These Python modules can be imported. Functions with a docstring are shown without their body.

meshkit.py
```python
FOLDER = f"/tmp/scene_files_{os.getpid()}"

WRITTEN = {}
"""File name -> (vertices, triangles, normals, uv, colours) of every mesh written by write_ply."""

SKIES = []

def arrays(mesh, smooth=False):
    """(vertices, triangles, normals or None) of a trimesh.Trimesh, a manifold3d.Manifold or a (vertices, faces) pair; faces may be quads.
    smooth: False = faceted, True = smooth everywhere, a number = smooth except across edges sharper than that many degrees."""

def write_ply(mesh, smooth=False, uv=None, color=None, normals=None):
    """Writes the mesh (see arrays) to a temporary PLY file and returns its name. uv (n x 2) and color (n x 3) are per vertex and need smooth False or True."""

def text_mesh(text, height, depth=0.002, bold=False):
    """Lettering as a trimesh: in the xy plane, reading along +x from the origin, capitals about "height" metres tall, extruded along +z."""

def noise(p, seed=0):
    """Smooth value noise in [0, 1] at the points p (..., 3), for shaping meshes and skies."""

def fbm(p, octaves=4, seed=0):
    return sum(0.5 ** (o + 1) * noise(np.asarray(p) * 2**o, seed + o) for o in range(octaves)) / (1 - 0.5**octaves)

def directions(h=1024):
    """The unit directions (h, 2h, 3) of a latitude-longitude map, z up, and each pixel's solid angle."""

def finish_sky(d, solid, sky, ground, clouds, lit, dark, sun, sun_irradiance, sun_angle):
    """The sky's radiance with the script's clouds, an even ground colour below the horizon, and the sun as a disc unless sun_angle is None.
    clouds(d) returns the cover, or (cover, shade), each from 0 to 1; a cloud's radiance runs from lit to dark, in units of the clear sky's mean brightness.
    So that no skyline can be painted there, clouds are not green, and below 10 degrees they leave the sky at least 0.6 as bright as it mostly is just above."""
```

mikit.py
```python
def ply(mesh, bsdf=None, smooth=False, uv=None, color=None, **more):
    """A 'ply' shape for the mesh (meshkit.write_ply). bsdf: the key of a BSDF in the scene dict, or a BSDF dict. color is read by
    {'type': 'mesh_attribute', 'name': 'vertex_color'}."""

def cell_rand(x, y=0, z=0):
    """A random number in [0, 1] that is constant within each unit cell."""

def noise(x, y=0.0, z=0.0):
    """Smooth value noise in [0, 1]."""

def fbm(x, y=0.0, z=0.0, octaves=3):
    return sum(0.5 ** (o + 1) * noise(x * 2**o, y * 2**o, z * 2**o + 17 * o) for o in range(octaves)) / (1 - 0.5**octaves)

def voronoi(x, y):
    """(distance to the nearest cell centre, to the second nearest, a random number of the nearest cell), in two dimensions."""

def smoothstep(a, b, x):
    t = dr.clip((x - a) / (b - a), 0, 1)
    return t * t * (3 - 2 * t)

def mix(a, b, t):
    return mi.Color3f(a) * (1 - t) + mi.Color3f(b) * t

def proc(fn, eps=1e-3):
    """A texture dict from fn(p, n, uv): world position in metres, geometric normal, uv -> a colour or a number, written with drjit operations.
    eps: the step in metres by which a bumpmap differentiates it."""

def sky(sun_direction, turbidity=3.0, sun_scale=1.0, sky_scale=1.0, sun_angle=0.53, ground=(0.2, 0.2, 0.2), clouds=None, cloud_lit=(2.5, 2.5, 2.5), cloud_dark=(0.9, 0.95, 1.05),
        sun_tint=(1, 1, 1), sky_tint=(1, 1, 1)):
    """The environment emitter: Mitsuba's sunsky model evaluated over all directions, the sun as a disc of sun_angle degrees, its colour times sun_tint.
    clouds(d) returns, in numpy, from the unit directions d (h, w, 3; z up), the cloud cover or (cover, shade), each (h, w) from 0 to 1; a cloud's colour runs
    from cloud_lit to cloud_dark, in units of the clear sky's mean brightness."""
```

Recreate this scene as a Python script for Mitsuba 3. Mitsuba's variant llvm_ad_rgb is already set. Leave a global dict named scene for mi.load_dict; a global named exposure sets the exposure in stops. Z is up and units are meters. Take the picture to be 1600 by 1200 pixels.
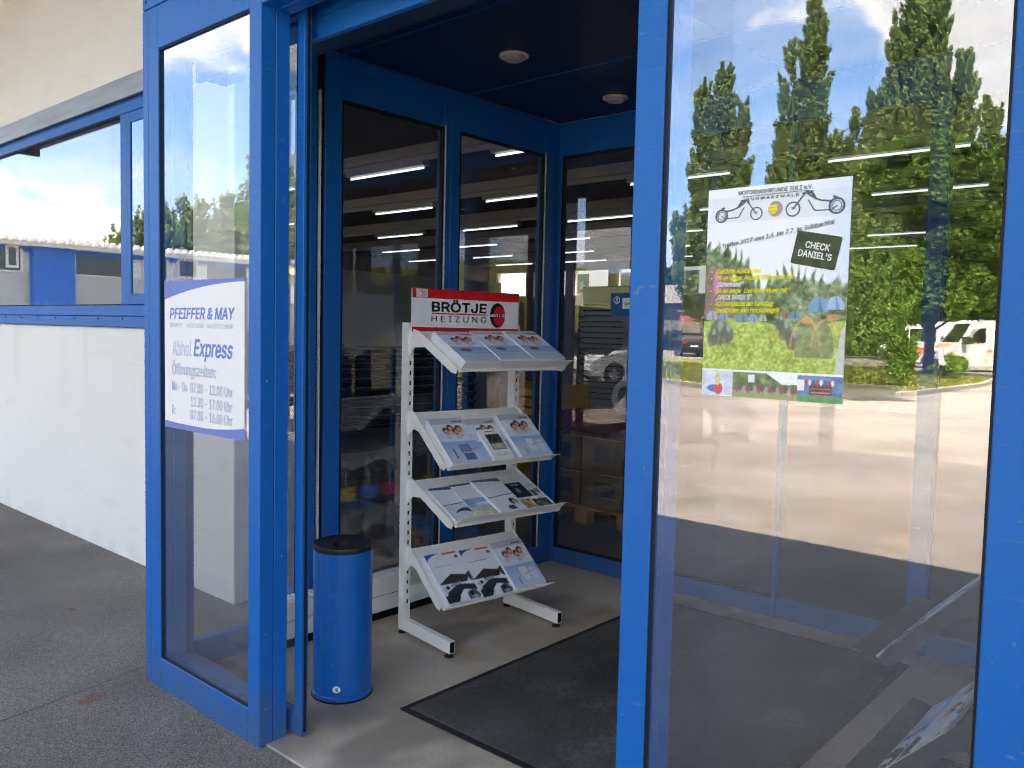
import math, numpy as np, trimesh, manifold3d as m3, mitsuba as mi, drjit as dr, mikit, meshkit
from mikit import proc, noise, fbm, cell_rand, smoothstep, mix, voronoi
from meshkit import text_mesh
from shapely.geometry import Polygon, LineString, Point, box as sbox
from shapely import affinity
from shapely.ops import unary_union
T = mi.ScalarTransform4f
scene, labels, used = {}, {}, {}

# ---------------------------------------------------------------- camera, sky, exposure
EYE = np.array([3.546, -1.647, 1.55]); FWD = np.array([-.66019, .74844, -.06317]); UP = np.array([-.05832, .03277, .99776])
scene['camera'] = {'type': 'perspective', 'fov': 62.706, 'fov_axis': 'x', 'near_clip': .02, 'far_clip': 3000.,
                   'to_world': T().look_at(origin=EYE.tolist(), target=(EYE + FWD).tolist(), up=UP.tolist())}
exposure = 3.8


def clouds(d):
    z = d[..., 2:3]
    p = np.concatenate([d[..., :2] / (z + .35) * 3., z * .0], -1)
    w = meshkit.fbm(p * 1.6 + 7.3, 3, 11) - .5
    f = meshkit.fbm(p + w[..., None] * .5 + [46 * 1.37, 8.4 - 46 * .73, 0], 6, 46)
    c = np.clip((f - .5) / .11, 0, 1); c = c * c * (3 - 2 * c)
    c = np.maximum(c, .35 * np.clip((meshkit.fbm(p * [.9, 2.2, 1] + 31, 5, 8) - .45) / .3, 0, 1))
    s = np.clip((f - .54) / .25, 0, 1) * .6
    return c, s


scene['sky'] = mikit.sky((.4, 1., 2.14), turbidity=2.3, clouds=clouds, cloud_lit=(2.6, 2.53, 2.45), cloud_dark=(1.3, 1.3, 1.3), sky_tint=(1.0, .98, .97))

# ---------------------------------------------------------------- materials


def mat(name, color, rough=.5, spec=.5, metal=0., **k):
    c = color if isinstance(color, dict) else {'type': 'rgb', 'value': list(color)}
    scene[name] = {'type': 'twosided', 'b': {'type': 'principled', 'base_color': c, 'roughness': rough, 'specular': spec, 'metallic': metal, **k}}
    return name


def bumped(name, color, rough, spec, fn, scale, eps=1e-3, **k):
    c = color if isinstance(color, dict) else {'type': 'rgb', 'value': list(color)}
    scene[name] = {'type': 'twosided', 'b': {'type': 'bumpmap', 'arbitrary': proc(fn, eps), 'scale': scale,
                                             'bsdf': {'type': 'principled', 'base_color': c, 'roughness': rough, 'specular': spec, **k}}}
    return name


def f_asphalt(p, n, uv):
    x, y = p.x, p.y
    big = fbm(x * .55, y * .55, 0, 3); mid = fbm(x * 3.1 + 5, y * 3.1, 2, 3)
    d1, d2, r = voronoi(x * 150, y * 150)
    g1, g2, r2 = voronoi(x * 62 + 9, y * 62)
    b = .2 + .13 * (big - .5) + .075 * (mid - .5)
    b = b * (.72 + .56 * r) * (1 - .4 * smoothstep(.35, .75, d1))
    b = b + dr.select((r2 > .93) & (g1 < .27), .12 * r, 0)
    # an old joint across the foreground, wandering a little
    line = y - (-.45 + x * -5.5 * 0) - 0
    u = x * .983 + y * .183 + .111; u = u + .012 * (noise(y * 9, 3) - .5) + .02 * (noise(y * 2.3, 8) - .5)
    crack = (1 - smoothstep(.002, .0075, dr.abs(u))) * smoothstep(-2.2, -1.6, y) * (1 - smoothstep(.05, .2, y)) * (.45 + .55 * noise(y * 16, 5))
    b = b * (1 - .7 * crack)
    patch = smoothstep(.62, .8, fbm(x * 1.3 + 31, y * 1.3, 4, 3))
    rust = (1 - smoothstep(.02, .055, dr.sqrt(dr.square(x - .04) + dr.square((y + .25) * .7)) + .03 * (noise(x * 60, y * 60) - .5)))
    col = mix((1.02, .95, .875), (1.06, .955, .83), patch) * b
    return mix(col, mi.Color3f(.20, .105, .075) * (.6 + .7 * r), rust * .75)


def h_asphalt(p, n, uv):
    d1, d2, r = voronoi(p.x * 120, p.y * 120)
    return .5 * r * (1 - d1) + .6 * fbm(p.x * 24, p.y * 24, 1, 2)


bumped('asphalt', proc(f_asphalt), .9, .25, h_asphalt, .004, 2e-3)


def f_floor(p, n, uv):
    x, y = p.x, p.y
    a = fbm(x * 1.7, y * 1.7, 1, 4); s = smoothstep(.5, .75, fbm(x * 3.3 + 4, y * 2.4, 7, 3)); g = noise(x * 190, y * 190)
    rust = smoothstep(.58, .78, fbm(x * 2.6 + 14, y * 2.6 + 3, 9, 3))
    c = mix((.37, .315, .245), (.50, .44, .355), smoothstep(.3, .7, a)) * (.9 + .2 * g)
    c = mix(c, mi.Color3f(.2, .178, .15), s * .75)
    return mix(c, mi.Color3f(.40, .30, .19), rust * .75)


mat('floor_screed', proc(f_floor), .7, .3)
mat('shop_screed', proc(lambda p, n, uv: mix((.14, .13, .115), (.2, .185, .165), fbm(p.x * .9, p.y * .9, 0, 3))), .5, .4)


def f_mat(p, n, uv):
    r = cell_rand(p.x * 330, p.y * 330); g = noise(p.x * 75, p.y * 75); d = fbm(p.x * 2.1, p.y * 2.1, 3, 3)
    return mix((.03, .03, .031), (.12, .117, .112), .25 + .75 * r * r * (.6 + .5 * g)) * (.5 + 1.0 * d) + .05 * smoothstep(.55, .75, fbm(p.x * 5 + 2, p.y * 3.2, 6, 3)) * g


bumped('mat_pile', proc(f_mat), .95, .1, lambda p, n, uv: noise(p.x * 260, p.y * 260, p.z * 260), .003)
mat('rubber', (.018, .018, .019), .6, .4)


def f_plaster(p, n, uv):
    a = fbm(p.x * 1.3, p.y * 1.3, p.z * 1.3, 4); s = smoothstep(.66, .8, fbm(p.x * 4.1 + 9, p.y * 4, p.z * 9, 4)); low = smoothstep(.1, .0, p.z + .2 * (noise(p.x * 7, p.z * 5) - .5))
    c = mix((.80, .78, .74), (.85, .83, .79), a)
    st = smoothstep(.6, .85, noise(p.x * 9, 4)) * smoothstep(.6, 1.5, p.z) * smoothstep(1.6, 1.5, p.z) * noise(p.x * 60, p.z * 3)
    sc = smoothstep(.80, .84, noise(p.x * 2.3 + 5, p.z * 60)) * smoothstep(.6, .75, fbm(p.x * 1.7, p.z * 2.2, 5, 2))
    return c * (1 - .04 * s) * (1 - .06 * low) * (1 - .07 * st) * (1 - .04 * sc)


bumped('plaster', proc(f_plaster), .9, .2, lambda p, n, uv: fbm(p.x * 60, p.y * 60, p.z * 60, 2), .0012)


def f_blue(p, n, uv):
    a = fbm(p.x * 5, p.y * 5, p.z * 2.2, 3); scr = smoothstep(.86, .9, noise(p.x * 22, p.y * 22, p.z * 140)) * smoothstep(.5, .62, fbm(p.x * 4, p.y * 4, p.z * 3 + 7, 2)); dirt = smoothstep(.3, 0., p.z + .22 * (noise(p.x * 18, p.y * 18, p.z * 6) - .5))
    chip = smoothstep(.87, .9, noise(p.x * 95, p.y * 95, p.z * 70)) * smoothstep(.62, .7, noise(p.x * 11, p.y * 11, p.z * 9))
    c = mix((.004, .112, .415), (.0065, .13, .46), a)
    c = mix(c, mi.Color3f(.075, .11, .17), dirt * .55); c = mix(c, mi.Color3f(.06, .17, .42), scr * .5)
    return mix(c, mi.Color3f(.12, .2, .36), chip * .5)


mat('blue_paint', proc(f_blue), .4, .42)
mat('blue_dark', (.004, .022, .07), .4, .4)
mat('screw', (.35, .36, .38), .35, .5, 1.)
mat('aluminium', proc(lambda p, n, uv: mi.Color3f(.42, .425, .43) * (.85 + .3 * fbm(p.x * 3, p.y * 3, p.z * 30, 2))), .42, .5, .75)
mat('bright_strip', (.72, .72, .7), .3, .6)
mat('gasket', (.012, .012, .013), .6, .3)
scene['coated_glass'] = {'type': 'thindielectric', 'int_ior': 2.5, 'ext_ior': 1.0}
scene['inner_glass'] = {'type': 'thindielectric', 'int_ior': 2.25, 'ext_ior': 1.0}
scene['clear_glass'] = {'type': 'thindielectric', 'int_ior': 1.52, 'ext_ior': 1.0}
mat('rack_white', proc(lambda p, n, uv: mi.Color3f(.86, .84, .77) * (.93 + .14 * fbm(p.x * 8, p.y * 8, p.z * 8, 3))), .42, .5)
mat('black_hole', (.008, .008, .008), .8, .1)
mat('paper', proc(lambda p, n, uv: mi.Color3f(.82, .83, .86) * (.82 + .3 * noise(p.x * 40, p.y * 40, p.z * 900))), .5, .4)
scene['gloss_print'] = {'type': 'twosided', 'b': {'type': 'principled', 'base_color': {'type': 'mesh_attribute', 'name': 'vertex_color'}, 'roughness': .3, 'specular': .5, 'clearcoat': 1., 'clearcoat_gloss': .98}}
scene['print'] = {'type': 'twosided', 'b': {'type': 'principled', 'base_color': {'type': 'mesh_attribute', 'name': 'vertex_color'}, 'roughness': .32, 'specular': .5}}
mat('ink_black', (.012, .012, .013), .4, .4)
mat('ink_red', (.62, .015, .02), .4, .4)
mat('ink_blue', (.17, .225, .56), .5, .3)
mat('ink_grey', (.36, .4, .54), .5, .3)
mat('ink_pale', (.55, .57, .66), .5, .3)
mat('ink_yellow', (.85, .78, .03), .5, .3)
mat('ink_white', (.82, .82, .82), .5, .3)
mat('bin_blue', proc(lambda p, n, uv: mix(mix((.0035, .105, .40), (.007, .13, .46), fbm(p.x * 9, p.y * 9, p.z * 4, 3)), (.07, .13, .24), smoothstep(.62, .8, fbm(p.x * 30, p.y * 30, p.z * 45, 3)) * .35 + smoothstep(.8, .86, noise(p.x * 25, p.y * 25, p.z * 130)) * .5)), .32, .55)
mat('bin_black', (.016, .016, .018), .4, .45)
mat('lamp_body', (.62, .58, .5), .5, .4)
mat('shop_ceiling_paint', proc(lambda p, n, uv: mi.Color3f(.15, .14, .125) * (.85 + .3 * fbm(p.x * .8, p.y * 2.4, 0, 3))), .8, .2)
mat('trunking', (.42, .41, .38), .5, .4)
mat('shop_wall', (.33, .31, .28), .8, .2)
mat('cabinet_white', (.5, .49, .47), .5, .4)
mat('steel_dark', (.035, .036, .04), .45, .5)
mat('steel_edge', (.3, .3, .31), .35, .5, .5)
mat('carton', proc(lambda p, n, uv: mix((.13, .085, .042), (.19, .13, .065), fbm(p.x * 7, p.y * 7, p.z * 7, 3))), .8, .2)
mat('timber', proc(lambda p, n, uv: mix((.36, .185, .065), (.5, .3, .12), fbm(p.x * 2, p.y * 2, p.z * 30, 3))), .6, .3)
mat('yellow_paint', (.72, .43, .02), .5, .4)
mat('yellow_fabric', (.85, .55, .02), .7, .2)
mat('white_fabric', (.8, .8, .78), .7, .2)
mat('maroon_film', (.12, .018, .03), .2, .6)
mat('bottle_dark', (.02, .03, .02), .15, .6)
scene['film_wrap'] = {'type': 'blendbsdf', 'weight': .16, 'a': {'type': 'null'}, 'b': {'type': 'twosided', 'b': {'type': 'bumpmap', 'arbitrary': proc(lambda p, n, uv: fbm(p.x * 14, p.y * 14, p.z * 40, 3)), 'scale': .06, 'bsdf': {'type': 'principled', 'base_color': {'type': 'rgb', 'value': [.5, .52, .53]}, 'roughness': .15, 'specular': .9}}}}
mat('grey_film', (.17, .18, .175), .25, .7)
mat('facade_white', (.72, .72, .7), .7, .3)
mat('facade_blue', (.03, .16, .62), .5, .4)
mat('cladding', (.5, .52, .53), .45, .5, .2)
mat('window_dark', (.05, .065, .06), .12, .6)
mat('roof_grey', (.2, .19, .18), .8, .2)
mat('barn_wall', (.19, .19, .16), .8, .2)
mat('red_wall', (.42, .2, .19), .8, .2)
mat('canopy_metal', proc(lambda p, n, uv: mi.Color3f(.17, .15, .12) * (.75 + .5 * fbm(p.x * 3, p.y * .7, 0, 3))), .55, .4)
mat('canopy_beam', (.06, .055, .05), .6, .3)
mat('kerb_stone', proc(lambda p, n, uv: mi.Color3f(.27, .25, .22) * (.75 + .5 * fbm(p.x * 5, p.y * 5, p.z * 5, 3))), .85, .2)
mat('lawn_turf', proc(lambda p, n, uv: mix((.10, .125, .022), (.19, .19, .045), fbm(p.x * .7, p.y * .7, 0, 4)) * (.7 + .6 * noise(p.x * 9, p.y * 9))), .9, .1)
mat('meadow', proc(lambda p, n, uv: mix((.08, .10, .02), (.15, .16, .05), fbm(p.x * .05, p.y * .05, 0, 4))), .9, .1)
mat('bark', (.09, .07, .05), .9, .1)
mat('car_black', (.012, .013, .016), .22, .6, 0., clearcoat=.8)
mat('car_white', (.74, .75, .74), .3, .5, 0., clearcoat=.5)
mat('car_blue', (.012, .02, .05), .22, .6, 0., clearcoat=.8)
mat('car_glass', (.012, .014, .015), .06, .7)
mat('tyre', (.014, .014, .014), .8, .2)
mat('rim_metal', (.5, .51, .52), .3, .5, .8)
mat('tail_red', (.5, .01, .01), .2, .6)
mat('head_lamp', (.7, .72, .72), .1, .7)
mat('orange_foil', (.85, .14, .01), .4, .4)


def leafmat(name, a, b, s):
    scene[name] = {'type': 'principledthin', 'base_color': proc(lambda p, n, uv: mix(a, b, fbm(p.x * s, p.y * s, p.z * s, 3)) * (.6 + .8 * cell_rand(p.x * 4.1, p.y * 4.1, p.z * 4.1))), 'roughness': .6, 'diff_trans': .7, 'spec_trans': 0., 'eta': 1.3}


leafmat('poplar_leaf', (.18, .26, .08), (.30, .38, .14), .5)
leafmat('broad_leaf', (.06, .12, .02), (.17, .25, .05), .45)
leafmat('willow_leaf', (.17, .29, .05), (.26, .38, .085), 1.4)
leafmat('forest_leaf', (.05, .085, .025), (.12, .16, .045), .12)
leafmat('grass_blade', (.13, .165, .03), (.22, .22, .06), 1.3)

# ---------------------------------------------------------------- helpers


def key(k):
    n = used.get(k, -1) + 1; used[k] = n
    return k if n == 0 else f'{k}_{n:03d}'


def add(k, mesh, m, smooth=False, **kw):
    k = key(k)
    if isinstance(mesh, list): mesh = join(mesh)
    scene[k] = mikit.ply(mesh, m, smooth, **kw)
    return k


def tag(k, label=None, cat=None, group=None, kind=None):
    d = {}
    if label: d['label'] = label
    if cat: d['category'] = cat
    if group: d['group'] = group
    if kind: d['kind'] = kind
    labels[k] = d
    return k


def thing(name, label, cat, group=None):
    return tag(key(name), label, cat, group)


def join(ms): return trimesh.util.concatenate(ms)


def B(x0, x1, y0, y1, z0, z1, ch=0.):
    if ch <= 0:
        m = trimesh.creation.box((x1 - x0, y1 - y0, z1 - z0)); m.apply_translation(((x0 + x1) / 2, (y0 + y1) / 2, (z0 + z1) / 2)); return m
    c = np.array([(x0 + x1) / 2, (y0 + y1) / 2, (z0 + z1) / 2]); h = np.array([x1 - x0, y1 - y0, z1 - z0]) / 2
    ch = min(ch, h.min() * .45); pts = []
    for s in np.ndindex(2, 2, 2):
        s = np.array(s) * 2 - 1
        for a in range(3):
            q = h - ch; q[a] = h[a]; pts.append(c + s * q)
    return trimesh.Trimesh(pts).convex_hull


def quad(a, b, c, d): return trimesh.Trimesh([a, b, c, d], [[0, 1, 2], [0, 2, 3]], process=False)


def pane_y(x0, x1, y, z0, z1): return quad((x0, y, z0), (x1, y, z0), (x1, y, z1), (x0, y, z1))


def pane_x(x, y0, y1, z0, z1): return quad((x, y0, z0), (x, y1, z0), (x, y1, z1), (x, y0, z1))


def put(mesh, O, U, V):
    U, V = np.array(U, float), np.array(V, float); M = np.eye(4); M[:3, 0], M[:3, 1], M[:3, 2], M[:3, 3] = U, V, np.cross(U, V), O
    m = mesh.copy(); m.apply_transform(M)
    return m


def ext(poly, d):
    gs = getattr(poly, 'geoms', [poly])
    return join([trimesh.creation.extrude_polygon(g, d, engine='earcut') for g in gs if g.area > 1e-9])


def cyl(p, q, r, n=12):
    return trimesh.creation.cylinder(radius=r, segment=[p, q], sections=n)


def tube(path, r, n=6):
    path = np.array(path, float); parts = []
    for i in range(len(path) - 1):
        parts.append(cyl(path[i], path[i + 1], r if np.isscalar(r) else (r[i] + r[i + 1]) / 2, n))
    return join(parts)


def taper(p, q, r0, r1, n=8):
    p, q = np.array(p, float), np.array(q, float); t = (q - p) / np.linalg.norm(q - p)
    a = np.cross(t, [0, 0, 1.] if abs(t[2]) < .9 else [1., 0, 0]); a /= np.linalg.norm(a); b = np.cross(t, a); g = np.arange(n) * 2 * np.pi / n
    ring = np.cos(g)[:, None] * a + np.sin(g)[:, None] * b
    v = np.vstack([p + ring * r0, q + ring * r1, [p], [q]]); f = []
    for i in range(n):
        j = (i + 1) % n; f += [[i, j, n + j], [i, n + j, n + i], [2 * n, j, i], [2 * n + 1, n + i, n + j]]
    return trimesh.Trimesh(v, f, process=False)


def lathe(profile, n=40):
    return trimesh.creation.revolve(np.array(profile, float), sections=n)


def text(s, h, O, U, V, u=0, v=0, bold=False, sx=1., shear=0., rot=0., align='l', depth=.0012):
    m = text_mesh(s, h, depth, bold)
    M = np.eye(4); M[0, 0] = sx; M[0, 1] = shear; m.apply_transform(M)
    b = m.bounds; m.apply_translation((-{'l': b[0][0], 'c': (b[0][0] + b[1][0]) / 2, 'r': b[1][0]}[align], 0, 0))
    if rot: m.apply_transform(trimesh.transformations.rotation_matrix(rot, (0, 0, 1)))
    m.apply_translation((u, v, 0))
    return put(m, O, U, V)


def lin(c):
    c = np.asarray(c, float) / 255.
    return np.where(c < .04045, c / 12.92, ((c + .055) / 1.055) ** 2.4)


class Sheet:
    """A flat print: colours on a grid of its own width and height, drawn with flat areas and mottling."""

    def __init__(s, w, h, n=90, bg=(240, 240, 240)):
        s.w, s.h = w, h; s.nx, s.ny = max(2, int(n)), max(2, int(n * h / w))
        s.u, s.v = np.meshgrid(np.linspace(0, 1, s.nx), np.linspace(0, 1, s.ny)); s.c = np.zeros(s.u.shape + (3,)) + np.array(bg, float)

    def fill(s, mask, col, a=1.):
        mk = np.clip(np.asarray(mask, float), 0, 1)[..., None] * a; s.c = s.c * (1 - mk) + np.array(col, float) * mk

    def rect(s, u0, u1, v0, v1, col, a=1.): s.fill((s.u >= u0) & (s.u <= u1) & (s.v >= v0) & (s.v <= v1), col, a)

    def ell(s, u, v, ru, rv, col, a=1.): s.fill(np.clip((1.15 - np.hypot((s.u - u) / ru, (s.v - v) / rv)) / .3, 0, 1), col, a)

    def poly(s, pts, col, a=1.):
        import shapely
        s.fill(shapely.contains_xy(Polygon(pts), s.u, s.v), col, a)

    def ns(s, f, seed=0, o=3, ax=1., ay=1.): return meshkit.fbm(np.stack([s.u * f * ax, s.v * f * ay * s.h / s.w, s.u * 0], -1), o, seed)

    def mottle(s, mask, amp, f, seed=0):
        s.c = s.c + np.clip(np.asarray(mask, float), 0, 1)[..., None] * amp * (s.ns(f, seed)[..., None] - .5)

    def mesh(s):
        i, j = np.meshgrid(np.arange(s.nx - 1), np.arange(s.ny - 1)); a = (j * s.nx + i).ravel(); b = a + 1; c = a + s.nx + 1; d = a + s.nx
        v = np.stack([s.u.ravel() * s.w, s.v.ravel() * s.h, s.u.ravel() * 0], -1)
        return v, np.vstack([np.stack([a, b, c], -1), np.stack([a, c, d], -1)]), lin(np.clip(s.c, 0, 255)).reshape(-1, 3)

    def place(s, k, O, U, V, m='print'):
        v, f, c = s.mesh(); w = np.array(O) + v[:, :1] * np.array(U) + v[:, 1:2] * np.array(V)
        return add(k, (w, f), m, False, color=c)


def arr(a): return np.array(a, float)


UX, UZ = arr((1, 0, 0)), arr((0, 0, 1))
rng = np.random.default_rng(5)
XR = 3.346

# ---------------------------------------------------------------- ground


def sheet(pts, z): return trimesh.Trimesh([(x, y, z) for x, y in pts], [[0, i, i + 1] for i in range(1, len(pts) - 1)], process=False)


add('meadow_ground', sheet([(-900, -900), (900, -900), (900, 900), (-900, 900)], -.02), 'meadow'); tag('meadow_ground', 'green open ground reaching the horizon around the yard', None, None, 'structure')
add('yard_asphalt', sheet([(-75, -120), (60, -120), (60, .03), (-75, .03)], 0.), 'asphalt'); tag('yard_asphalt', 'grey asphalt of the yard in front of the entrance', None, None, 'structure')
add('yard_asphalt_strip', join([sheet([(-75, .03), (0.004, .03), (.004, .8), (-75, .8)], 0.), sheet([(XR, .03), (60, .03), (60, .8), (XR, .8)], 0.), sheet([(-.62, .8), (.004, .8), (.004, .96), (-.62, .96)], 0.)]), 'asphalt')
tag('yard_asphalt_strip', 'asphalt strip along the foot of the white wall', None, None, 'structure')
add('floor', B(0.01, XR - .01, .03, 2.79, -.1, .008, .004), 'floor_screed'); tag('floor', 'stained beige screed floor inside the entrance', None, None, 'structure')
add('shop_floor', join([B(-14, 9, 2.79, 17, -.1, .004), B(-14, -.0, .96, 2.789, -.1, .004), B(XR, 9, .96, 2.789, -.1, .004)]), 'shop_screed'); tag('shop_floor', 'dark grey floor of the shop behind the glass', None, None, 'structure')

# lawn island with its kerb
ISL = arr([(-4.3, -19.75), (-5.4, -19.45), (-7.4, -19.6), (-10.5, -21.5), (-18, -25.4), (-30, -30.5), (-58, -41), (-58, -54), (-34, -47), (-16, -40.5), (-7, -37.5), (-3.9, -35), (-3.25, -30), (-3.4, -23), (-3.7, -20.6)])
isl = Polygon(ISL).buffer(1.).buffer(-1.)
add('lawn', put(ext(isl.buffer(-.13), .11), (0, 0, 0.), UX, (0, 1, 0)), 'lawn_turf'); tag('lawn', 'sunlit lawn island across the yard', None, None, 'structure')
isl2 = Polygon([(13.7, -8), (30, -1), (45, -20), (34, -30), (19, -18), (14.6, -11.6)]).buffer(1.5).buffer(-1.5)
add('lawn', put(ext(isl2.buffer(-.13), .11), (0, 0, 0.), UX, (0, 1, 0)), 'lawn_turf'); tag('lawn_001', 'sunlit lawn to the right of the yard', None, None, 'structure')
kt = thing('kerb', 'pale stone kerb running round the lawn island', 'kerb'); labels[kt]['kind'] = 'structure'
for I_, i in [(q, i) for q in (isl, isl2) for i in range(min(150, int(q.exterior.length)))]:
    ring = I_.exterior; n = min(150, int(ring.length))
    a, b = ring.length * i / n, ring.length * (i + 1) / n - .012
    seg = LineString([ring.interpolate(a + (b - a) * t).coords[0] for t in (0, .5, 1)]).buffer(.14, cap_style=2).intersection(I_)
    if seg.area > .01: add('kerb__stone', put(ext(seg, .125 + .01 * rng.random()), (0, 0, 0), UX, (0, 1, 0)), 'kerb_stone')
# grass blades on the near part of the lawn
pts = []
while len(pts) < 9000:
    x, y = rng.uniform(-24, -3), rng.uniform(-36, -19.4)
    if isl.buffer(-.16).contains(Point(x, y)): pts.append((x, y))
pts = arr(pts); a = rng.uniform(0, 6.28, len(pts)); hh = rng.uniform(.05, .17, len(pts)); w = .03
v = np.stack([np.c_[pts[:, 0] - w * np.cos(a), pts[:, 1] - w * np.sin(a), 0 * a + .105], np.c_[pts[:, 0] + w * np.cos(a), pts[:, 1] + w * np.sin(a), 0 * a + .105],
              np.c_[pts[:, 0] + rng.normal(0, .04, len(a)), pts[:, 1] + rng.normal(0, .04, len(a)), .105 + hh]], 1).reshape(-1, 3)
add('grass', (v, np.arange(len(v)).reshape(-1, 3)), 'grass_blade'); tag('grass', 'short grass blades growing on the lawn island', 'grass', None, 'stuff')

# ---------------------------------------------------------------- shop building
SB = thing('shop_building', 'white plastered shop building with a blue window band', 'building')
YW = .776
wall = [B(-13.9, -1.06, YW, .95, 0, 1.515, .002), B(-13.9, -1.06, YW, .95, 3.09, 4.485, .004), B(-1.06, -.61, YW, .95, 0, 4.485, .004), B(-.61, 4., YW + .06, .95, 3.66, 4.485),
        B(4., 9, YW, .95, 0, 4.485, .004), B(XR, 4., YW + .12, .95, 0, 3.6)]
add(SB + '__wall', wall, 'plaster'); tag(SB + '__wall', 'white plaster front wall')
add(SB + '__inner_wall', [B(-14.1, -13.9, .776, 17.2, 0, 4.485), B(9, 9.2, .776, 17.2, 0, 4.485), B(-13.9, 9, 17, 17.2, 0, 2.55), B(-13.9, 9, 17, 17.2, 3.25, 4.485)] +
    [B(x, x + .28, 17, 17.2, 2.55, 3.25) for x in np.arange(-13.9, -6.5, 1.45)] + [B(-6.37, 9, 17, 17.2, 2.55, 3.25)], 'shop_wall'); tag(SB + '__inner_wall', 'grey side and rear walls')
for x in np.arange(-13.62, -6.4, 1.45):
    w_ = add(SB + '__rear_window', [B(x, x + .03, 17.05, 17.1, 2.55, 3.25), B(x + 1.14, x + 1.17, 17.05, 17.1, 2.55, 3.25), B(x + .03, x + 1.14, 17.05, 17.1, 2.55, 2.58)], 'rack_white')
    add(w_ + '__pane', pane_y(x + .03, x + 1.14, 17.08, 2.58, 3.25), 'clear_glass')
add(SB + '__roof', B(-14.2, 9.3, 0.78, 17.4, 4.62, 4.8), 'roof_grey')
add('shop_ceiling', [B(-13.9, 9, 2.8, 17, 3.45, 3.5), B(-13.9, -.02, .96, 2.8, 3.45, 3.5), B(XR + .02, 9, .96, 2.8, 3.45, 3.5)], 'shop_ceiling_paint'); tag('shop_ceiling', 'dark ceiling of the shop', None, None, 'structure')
add(SB + '__drip_cover', [B(-13.9, -1.06, YW - .035, YW + .02, 2.955, 3.085, .004), B(-13.9, -1.06, YW - .05, YW - .036, 2.945, 2.975, .002)], 'aluminium'); tag(SB + '__drip_cover', 'grey aluminium strip above the windows')
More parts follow.
